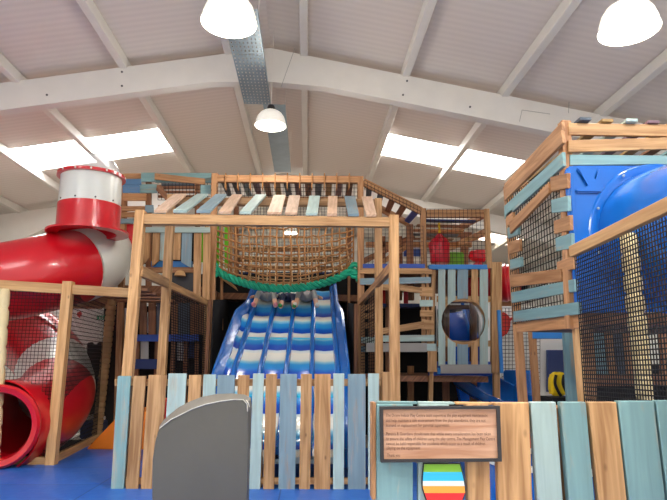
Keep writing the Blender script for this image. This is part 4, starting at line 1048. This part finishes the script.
# ================================================================== NET FRAME AT THE LEFT
YN2 = 8.0
t = thing('net_enclosure', 'light timber frame with black safety net around the red spiral slide', 'frame', (P(50, 466, YN2).x, YN2, 0))
B(t, 'beam', 'yellow_wood', [(-60, 276), (135, 288.5), (135, 297.5), (-60, 286.5)], YN2, .1)
post(t, 'yellow_wood', 67, 281, 49, 466, YN2-.04, .125, .125)
zs = .03
ps = P(49, 466, YN2); X3 = ps.x
bar(t, 'sill', 'yellow_wood', V((X3-1.9, YN2+.05, .06)), V((X3, YN2+.05, .06)), .09, .1)
bar(t, 'sill', 'yellow_wood', V((X3, YN2, .06)), V((P(96, 443, 10.3).x, 10.3, .06)), .09, .1)
tl, tr = P(-60, 287, YN2+.03), P(66, 289, YN2+.03)
zm = P(40, 384, YN2).z; km = (zm-tr.z)/(.1-tr.z); xm = tr.x+(X3-tr.x)*km; xw = P(37, 430, YN2).x
net(t, 'black_cord', [tl, tr, V((xm, YN2+.03, zm)), V((tl.x, YN2+.03, zm))], .048, .0035)
net(t, 'black_cord', [V((xw, YN2+.03, zm)), V((xm, YN2+.03, zm)), V((X3, YN2+.03, .1)), V((xw, YN2+.03, .1))], .048, .0035)
zb3 = P(66, 289, YN2).z
net(t, 'black_cord', [V((tr.x, YN2+.1, zb3)), V((P(105, 305, 10.3).x, 10.3, zb3)), V((P(96, 443, 10.3).x, 10.3, .1)), V((X3, YN2+.1, .1))], .06, .005)
bar(t, 'roof_rail', 'dark_wood', V((tr.x, YN2+.1, zb3+.05)), V((P(105, 303, 10.3).x, 10.3, zb3+.05)), .08, .1)
for k in range(4): box(t, 'walkway_board', 'dark_wood', (P(70, 300, YN2).x, YN2+.25+k*.5, zb3+.02), (P(134, 300, YN2).x+.1, YN2+.55+k*.5, zb3+.06), .004)
bar(t, 'far_rail', 'red_wood', P(15, 304, 10.6), P(102, 305, 10.6), .08, .14)
def rope_log(name, label, a, b, r, n, mat='log_wood', grp=None, lr=None):
    t = thing(name, label, 'log post', a)
    N = n*6; pts = [a+(b-a)*k/N for k in range(N+1)]
    rr = [r*(1-.2*(1-abs(math.sin(math.pi*k*n/N)))**4) for k in range(N+1)]
    bm = bmesh.new(); tube_bm(bm, pts, rr, 18)
    finish('log', bm, mat, t, smooth=True, L=b-a)
    return t
X = P(2, 380, 7.75)
rope_log('log_post', 'pale turned log post at the left edge of the net frame', V((P(-3, 440, 7.8).x, 7.78, 0)), P(4, 289, 7.78), .075, 9)
t = rope_log('rope_post', 'rope-wrapped post standing at the back corner of the net frame', V((P(96, 443, 10.4).x, 10.4, 0)), P(112, 300, 10.4), .085, 26, 'pale_rope')
tube(t, 'rope_arm', 'pale_rope', [P(88, 300, 10.45), P(113, 304, 10.45)], .1, 12)
t = thing('pillar_pad', 'black notched padding board standing between the spiral slide and rope post', 'pad', P(94, 418, 11.0))
B(t, 'board', 'black_fabric', [(87, 343), (91, 342), (92, 345), (97, 345), (98, 342), (102.5, 342), (101, 400), (100, 424), (86, 424), (84, 395), (86, 365)], 11.0, .12, .01)
t = thing('trainers', 'pair of white trainers left on the floor near the rope post', 'shoes', P(90, 419, 10.7))
for dx in (-.06, .08):
    c = V((P(91, 416, 10.7).x+dx*1.5, 10.7, .0)); bm = bmesh.new()
    zt = P(91, 415, 10.7).z
    prof = [(c+V((-.12, 0, zt-.04)), .045), (c+V((-.04, 0, zt-.03)), .05), (c+V((.06, 0, zt-.045)), .045), (c+V((.13, 0, zt-.05)), .03)]
    tube_bm(bm, [p for p, _ in prof], [q for _, q in prof], 10)
    finish('shoe', bm, 'white_plastic', t, smooth=True)
box(t, 'bench', 'navy_pad', (P(84, 416, 10.7).x, 10.55, 0), (P(102, 416, 10.7).x+.05, 10.9, zt-.09), .02)
t = thing('ramp_wedge', 'orange foam wedge on the blue floor beside the picket fence', 'foam wedge', P(130, 448, 9.3))
a, b_, c_, d_ = P(96, 441.5, 9.7), P(150, 446, 8.9), P(150, 412, 9.6), P(120, 413, 10.0)
z_ = lambda p: V((p.x, p.y, 0.02))
bm = bmesh.new(); prism_bm(bm, [V((a.x, 9.3, .02)), V((P(165, 440, 9.3).x, 9.3, .02)), V((P(165, 440, 9.3).x, 9.3, P(140, 412, 9.3).z)), V((P(122, 412, 9.3).x, 9.3, P(140, 412, 9.3).z))], V((0, .9, 0)))
bmesh.ops.bevel(bm, geom=bm.edges[:], offset=.015, segments=2, affect='EDGES')
finish('wedge', bm, 'orange_pad', t)
t = thing('foam_step', 'red foam step behind the left end of the picket fence', 'foam step', P(155, 470, 8.2))
box(t, 'step', 'red_pad', (P(147, 450, 8.6).x, 8.4, 0.02), (P(168, 450, 8.6).x, 8.9, P(150, 400, 8.4).z), .02)

# ================================================================== BLUE SLIDE TOWER AT THE RIGHT
YT_ = 4.5
XT = P(570, 200, YT_).x-.03          # outer face of its left wall
t = thing('blue_slide_tower', 'near timber tower with blue slide panel and slatted left wall at the right', 'play tower', (XT, YT_, 0))
post(t, 'red_wood', 566.5, 120, 574.5, 329, YT_, .08, .09, None)
bar(t, 'post', 'yellow_wood', P(577.5, 318, YT_)+V((0, .03, 0)), V((P(582.5, 402, YT_).x+.03, YT_+.03, 0)), .052, .06, side=V((1, 0, 0)))
YRr = PX(512, 240, XT+.06).y
ptop = PX(511.5, 190, XT+.07); pbot = PX(523, 395, XT+.06)
pbot = PX(526, 395, XT+.07); kb = ptop.z/(ptop.z-pbot.z); pb0 = ptop+(pbot-ptop)*kb
bar(t, 'post', 'red_wood', V((XT+.07, ptop.y+.1, ptop.z+.02)), pb0+V((0, .1, 0)), .07, .1, side=V((1, 0, 0)))
def WB(m, q, th=.03, name='wall_board', dx=0):
    pts = [PX(x, y, XT-.03+dx) for x, y in q]
    return slab(t, name, m, pts, V((th, 0, 0)), .003)
WB('red_wood', [(504, 184), (561, 122), (562, 130), (504.5, 191)])
WB('red_wood', [(503, 187), (561, 130), (562.5, 143), (504, 201)], dx=-.012)
WB('teal_paint', [(504, 206), (562, 152), (563, 166), (504.5, 219)])
WB('red_wood', [(509, 222), (548, 183), (548.5, 193), (510, 234)], dx=-.02)
for m, q in (('red_wood', [(550, 177), (567, 173), (567, 188), (550, 192)]), ('teal_paint', [(551, 200), (567.5, 195.5), (568, 211), (551.5, 213)]), ('red_wood', [(553.5, 221), (569.5, 215), (570, 230), (554, 234)]), ('teal_paint', [(555, 238), (571, 233), (571.5, 248), (556, 251.5)]), ('red_wood', [(556.5, 262), (572.5, 256), (573, 269), (557, 273)]),
             ('red_wood', [(505.5, 215), (512, 209), (513, 222), (506.5, 226)]), ('teal_paint', [(507, 228), (518, 223.5), (518, 234.5), (507.5, 238.5)]), ('red_wood', [(508.5, 242), (519, 239), (519.5, 251), (509, 254)]), ('teal_paint', [(509.5, 260), (520.5, 257), (521, 266.5), (510, 270)])): WB(m, q)
WB('red_wood', [(510, 275), (560.5, 268.5), (561, 281.5), (510.5, 287)], dx=-.01)
WB('teal_paint', [(511, 292.5), (574, 279), (574.5, 291.5), (511.5, 303)])
WB('teal_paint', [(513, 311.5), (578, 301.8), (578.5, 314.3), (513.5, 322)], dx=-.012)
WB('red_wood', [(516, 322.6), (579, 314.5), (579, 328), (516.5, 332.5)], dx=.02)
# net closing the slatted wall, and back wall
za, zb4 = PX(562, 150, XT+.1), PX(575, 315, XT+.1)
net(t, 'black_cord', [V((XT+.02, ptop.y, ptop.z-.1)), V((XT+.02, YT_+.1, ptop.z-.1)), V((XT+.02, YT_+.1, zb4.z)), V((XT+.02, ptop.y, zb4.z))], .06, .0045)
# front top boards
for m, q, Y, th in (('pine_wood', [(568.5, 122.8), (760, 126), (760, 137.6), (568.5, 134.5)], YT_-.01, .035), ('pine_wood', [(568.5, 140), (760, 135), (760, 146), (568.5, 152)], YT_-.03, .03), ('teal_paint', [(570, 154.5), (760, 156.5), (760, 163), (570, 165.2)], YT_-.01, .03)):
    B(t, 'front_board', m, q, Y, th)
zt4 = P(600, 122.8, YT_).z; xr4 = P(760, 126, YT_).x
for k, m in enumerate(('slate_paint', 'ochre_paint', 'pale_paint', 'mauve_paint', 'ochre_paint', 'dark_wood', 'teal_paint')):
    x = XT+.14+k*.2
    box(t, 'roof_slat', m, (x, YT_-.05+.02*(k % 2), zt4+.0), (x+.1, ptop.y+.2, zt4+.026), .003)
bar(t, 'beam', 'red_wood', V((XT+.05, ptop.y+.1, zt4-.1)), V((xr4, ptop.y+.1, zt4-.1)), .06, .1)
# blue moulded panel with its tube
def rq(x0, y0, x1, y1, n=5, rr=6):
    out = []
    for cx, cy, a0 in ((x0+rr, y0+rr, math.pi), (x1-rr, y0+rr, 1.5*math.pi), (x1-rr, y1-rr, 0), (x0+rr, y1-rr, .5*math.pi)):
        out += [(cx+rr*math.cos(a0+k*math.pi/2/n), cy+rr*math.sin(a0+k*math.pi/2/n)) for k in range(n+1)]
    return out
pn = [(566, 170), (568.5, 166.3), (573, 165.2), (760, 165), (770, 170), (775, 310), (580, 313), (577, 309)]
bm = bmesh.new(); prism_bm(bm, [P(x, y, YT_-.055) for x, y in pn], V((0, .05, 0))); bmesh.ops.bevel(bm, geom=bm.edges[:], offset=.012, segments=3, affect='EDGES')
finish('slide_panel', bm, 'blue_plastic', t)
arrow = [(576.5, 168), (582, 166.8), (597, 183), (597.5, 170), (600, 167.5), (602, 169.5), (603.5, 191), (601, 192.8), (577, 192.4), (575.5, 190.5), (577, 187.6), (591, 187)]
bm = bmesh.new(); prism_bm(bm, [P(x, y, YT_-.08) for x, y in arrow], V((0, .03, 0))); bmesh.ops.bevel(bm, geom=bm.edges[:], offset=.012, segments=2, affect='EDGES')
finish('arrow_emboss', bm, 'blue_plastic', t, label='raised arrow moulding')
cT = P(664, 237, YT_-.055); rT = (P(664, 172, YT_-.055)-cT).length
co = lathe(t, 'collar', 'blue_plastic', [(rT*1.0, .02), (rT*1.12, .0), (rT*1.1, -.012), (rT*1.02, -.016), (rT*.98, -.005)], cT, V((0, 1, 0)), 64, True)
tp = catmull([cT+V((0, .05, 0)), cT+V((.03, -.25, -.02)), cT+V((.10, -.7, -.08)), cT+V((.22, -1.3, -.2))], 8)
bm = bmesh.new(); o = tube_bm(bm, tp, rT*.985, 56, False); finish('slide_tube', bm, 'blue_plastic', t, smooth=True)
for k in range(10):
    a = k*math.pi/5+.25; d = V((math.cos(a), 0, math.sin(a)))
    lathe(co, 'bolt', 'galvanised', [(.001, .012), (.01, .01), (.012, 0)], cT+d*rT*1.06+V((0, -.035, 0)), V((0, -1, 0)), 8)
# lower part
zd4 = P(600, 316, YT_).z
box(t, 'deck', 'dark_wood', (XT+.1, YT_+.1, zd4-.06), (xr4, ptop.y+.05, zd4+.04), .005)
R(t, 'deck_beam', 'dark_wood', 581, 312.5, 770, 325, YT_+.02, .06)
R(t, 'post', 'red_wood', 583, 325, 594, 420, YT_+.5, .08, 4)
for x0, x1, m in ((592.5, 603.5, 'teal_paint'), (605, 612.5, 'red_wood'), (613, 621, 'slate_paint'), (622.5, 632, 'red_wood')):
    R(t, 'back_board', m, x0, 330, x1, 376, YRr+.1, .03, 5)
R(t, 'back_rail', 'dark_wood', 590, 374, 680, 386, YRr+.08, .05)
R(t, 'back_panel', 'black_fabric', 592, 386, 690, 425, YRr+.2, .04)
R(t, 'post', 'red_wood', 530.5, 330.5, 536, 404, YRr+1.0, .09, 5)
R(t, 'back_rail', 'sky_blue_pad', 533, 330.8, 564, 338.6, YRr+1.0-.02, .1, label='blue padded rail')
R(t, 'post', 'teal_paint', 564, 331, 575, 402, YRr+.3, .06, 4)
R(t, 'post', 'dark_wood', 636, 330, 644, 410, YRr+.3, .06, 3)
R(t, 'post', 'dark_wood', 661, 330, 668, 410, YRr+.3, .06, 3)
R(t, 'panel_edge', 'blue_plastic', 570, 172, 574, 309, YT_-.062, .02, lean=7, label='raised panel edge')
# ---- netted side bay towards the camera
t = thing('net_bay', 'sloping timber beam carrying a black net over the blue slide panel', 'net frame', (XT, 3.8, 0))
a, b_ = PX(572, 252, XT-.05), PX(668, 205.5, XT-.05)
b2 = a+(b_-a)*1.55
bar(t, 'beam', 'yellow_wood', a, b2, .05, .088)
net(t, 'black_cord', [a+V((.02, 0, -.04)), b2+V((.02, 0, -.04)), V((XT-.03, b2.y, .05)), V((XT-.03, a.y, .05))], .03, .0045)
bar(t, 'sill', 'yellow_wood', V((XT-.03, a.y, .05)), V((XT-.03, b2.y, .05)), .06, .08)
bar(t, 'end_post', 'yellow_wood', V((XT-.03, b2.y, b2.z)), V((XT-.03, b2.y, 0)), .05, .06, side=V((1, 0, 0)))
aa = P(628, 234, 4.0); bb = P(645, 398, 4.0); kk = (0-aa.z)/(bb.z-aa.z)
rope_log('log_post', 'pale notched log column standing behind the net at the right', aa+(bb-aa)*kk, aa, .062, 16)
# ---- things seen under and beyond
t = thing('backpack', 'yellow backpack with dark straps behind the right tower posts', 'bag', P(560, 392, 8.6))
Yk = 8.6; q = [(552, 376), (554, 373), (560, 371.5), (566, 373), (569, 377), (570, 393), (566, 396), (554, 396), (551.5, 392)]
bm = bmesh.new(); prism_bm(bm, [P(x, y, Yk) for x, y in q], V((0, .16, 0))); bmesh.ops.bevel(bm, geom=bm.edges[:], offset=.03, segments=3, affect='EDGES'); finish('bag_body', bm, 'yellow_fabric', t, smooth=True)
for xs in ((554, 561), (562, 569)):
    pts = catmull([P(xs[0]+2, 375, Yk-.03), P(xs[0]+1, 383, Yk-.05), P((xs[0]+xs[1])/2, 390, Yk-.05), P(xs[1], 396, Yk-.03)], 5); tube(t, 'strap', 'black_fabric', pts, .022, 6)
t = thing('bench', 'dark bench behind the right tower that holds the yellow backpack', 'bench', (P(560, 400, 8.6).x, 8.6, 0))
zz = P(560, 396.3, Yk).z
box(t, 'seat', 'black_fabric', (P(547, 396, Yk).x, Yk-.15, zz-.12), (P(580, 396, Yk).x, Yk+.35, zz-.01), .02)
for x in (549, 578): box(t, 'leg', 'dark_metal', (P(x, 396, Yk).x-.03, Yk-.1, 0), (P(x, 396, Yk).x+.03, Yk-.04, zz-.12), .004)
t = thing('wall_mat', 'navy crash mat leaning on the white partition behind the backpack', 'mat', P(557, 385, 13.1))
R(t, 'mat', 'navy_pad', 548, 350, 590, 392, 13.2, .1)
t = thing('foam_block', 'red foam block seen low between planks of the near fence', 'foam block', P(560, 455, 5.2))
box(t, 'block', 'red_pad', (P(545, 450, 5.2).x, 5.2, 0), (P(570, 450, 5.2).x, 5.6, P(560, 428, 5.2).z), .02)
t = thing('basin', 'blue moulded basin with white rim seen low between planks of the near fence', 'basin', P(550, 480, 4.4))
cB = P(556, 470, 4.5); zr = P(556, 463, 4.5).z
lathe(t, 'basin', 'blue_plastic', [(.42, 0), (.48, 0), (.5, zr*.9), (.5, zr), (.44, zr), (.42, .05)], V((cB.x, 4.5, 0)), n=40, closed=True)
lathe(t, 'rim', 'white_plastic', [(.43, zr), (.52, zr), (.52, zr+.03), (.43, zr+.03)], V((cB.x, 4.5, 0)), n=40, closed=True)

# ================================================================== ADDED BLACK BACKS STANDING IN FOR SHADE UNDER THE DECKS
t = thing('shade_backdrop', 'added black drape closing the dark space under the left tower', 'backdrop', (P(110, 380, 12).x, 12.4, 0))
B(t, 'backdrop', 'black_fabric', [(104, 306), (214, 306), (214, 470), (104, 470)], 12.2, .03, 0)
t = thing('shade_backdrop', 'added black drape closing the dark space under the porthole tower', 'backdrop', (P(440, 390, 12).x, 12.8, 0))
B(t, 'backdrop', 'black_fabric', [(362, 352), (470, 352), (470, 470), (362, 470)], 12.9, .03, 0)
t = thing('partition', 'white partition wall seen through the net behind the spiral slide', 'partition', (P(50, 380, 13).x, 13.2, 0))
box(t, 'panel', 'wall_white', (P(-60, 330, 13.2).x, 13.2, 0), (P(102, 330, 13.2).x, 13.3, P(50, 307, 13.2).z), .01)
for q in ([(77, 313), (80, 311), (82, 313.5), (80, 318), (77.5, 316)],): B(t, 'painted_mark', 'red_pad', q, 13.18, .01, 0, label='small red painted mark')

# ================================================================== LIGHT
w = bpy.data.worlds.new('world'); SC.world = w; w.use_nodes = True
bg = w.node_tree.nodes['Background']; bg.inputs['Color'].default_value = (1, .97, .93, 1); bg.inputs['Strength'].default_value = 1.0
SC.view_settings.view_transform = 'Standard'; SC.view_settings.look = 'None'; SC.view_settings.exposure = .32; SC.view_settings.gamma = 1
SC.view_settings.use_curve_mapping = False
SC.cycles.use_denoising = True
SC.cycles.max_bounces = 8; SC.cycles.diffuse_bounces = 4; SC.cycles.transparent_max_bounces = 16

t = thing('shade_backdrop', 'added black drape closing the dark space under the blue slide tower', 'backdrop', (P(640, 390, 7).x, 7.6, 0))
B(t, 'backdrop', 'black_fabric', [(588, 322), (645, 322), (645, 365), (661, 365), (661, 322), (720, 322), (720, 440), (588, 440)], 7.6, .03, 0)  # added black sheet darkening the open space below the deck

t = thing('floor_mat', 'black rubber matting inside the net enclosure under the red spiral slide', 'mat', (X3-1.5, 9, 0))
box(t, 'mat', 'black_fabric', (X3-2.6, YN2+.12, .021), (X3-.12, 10.2, .035), .004)
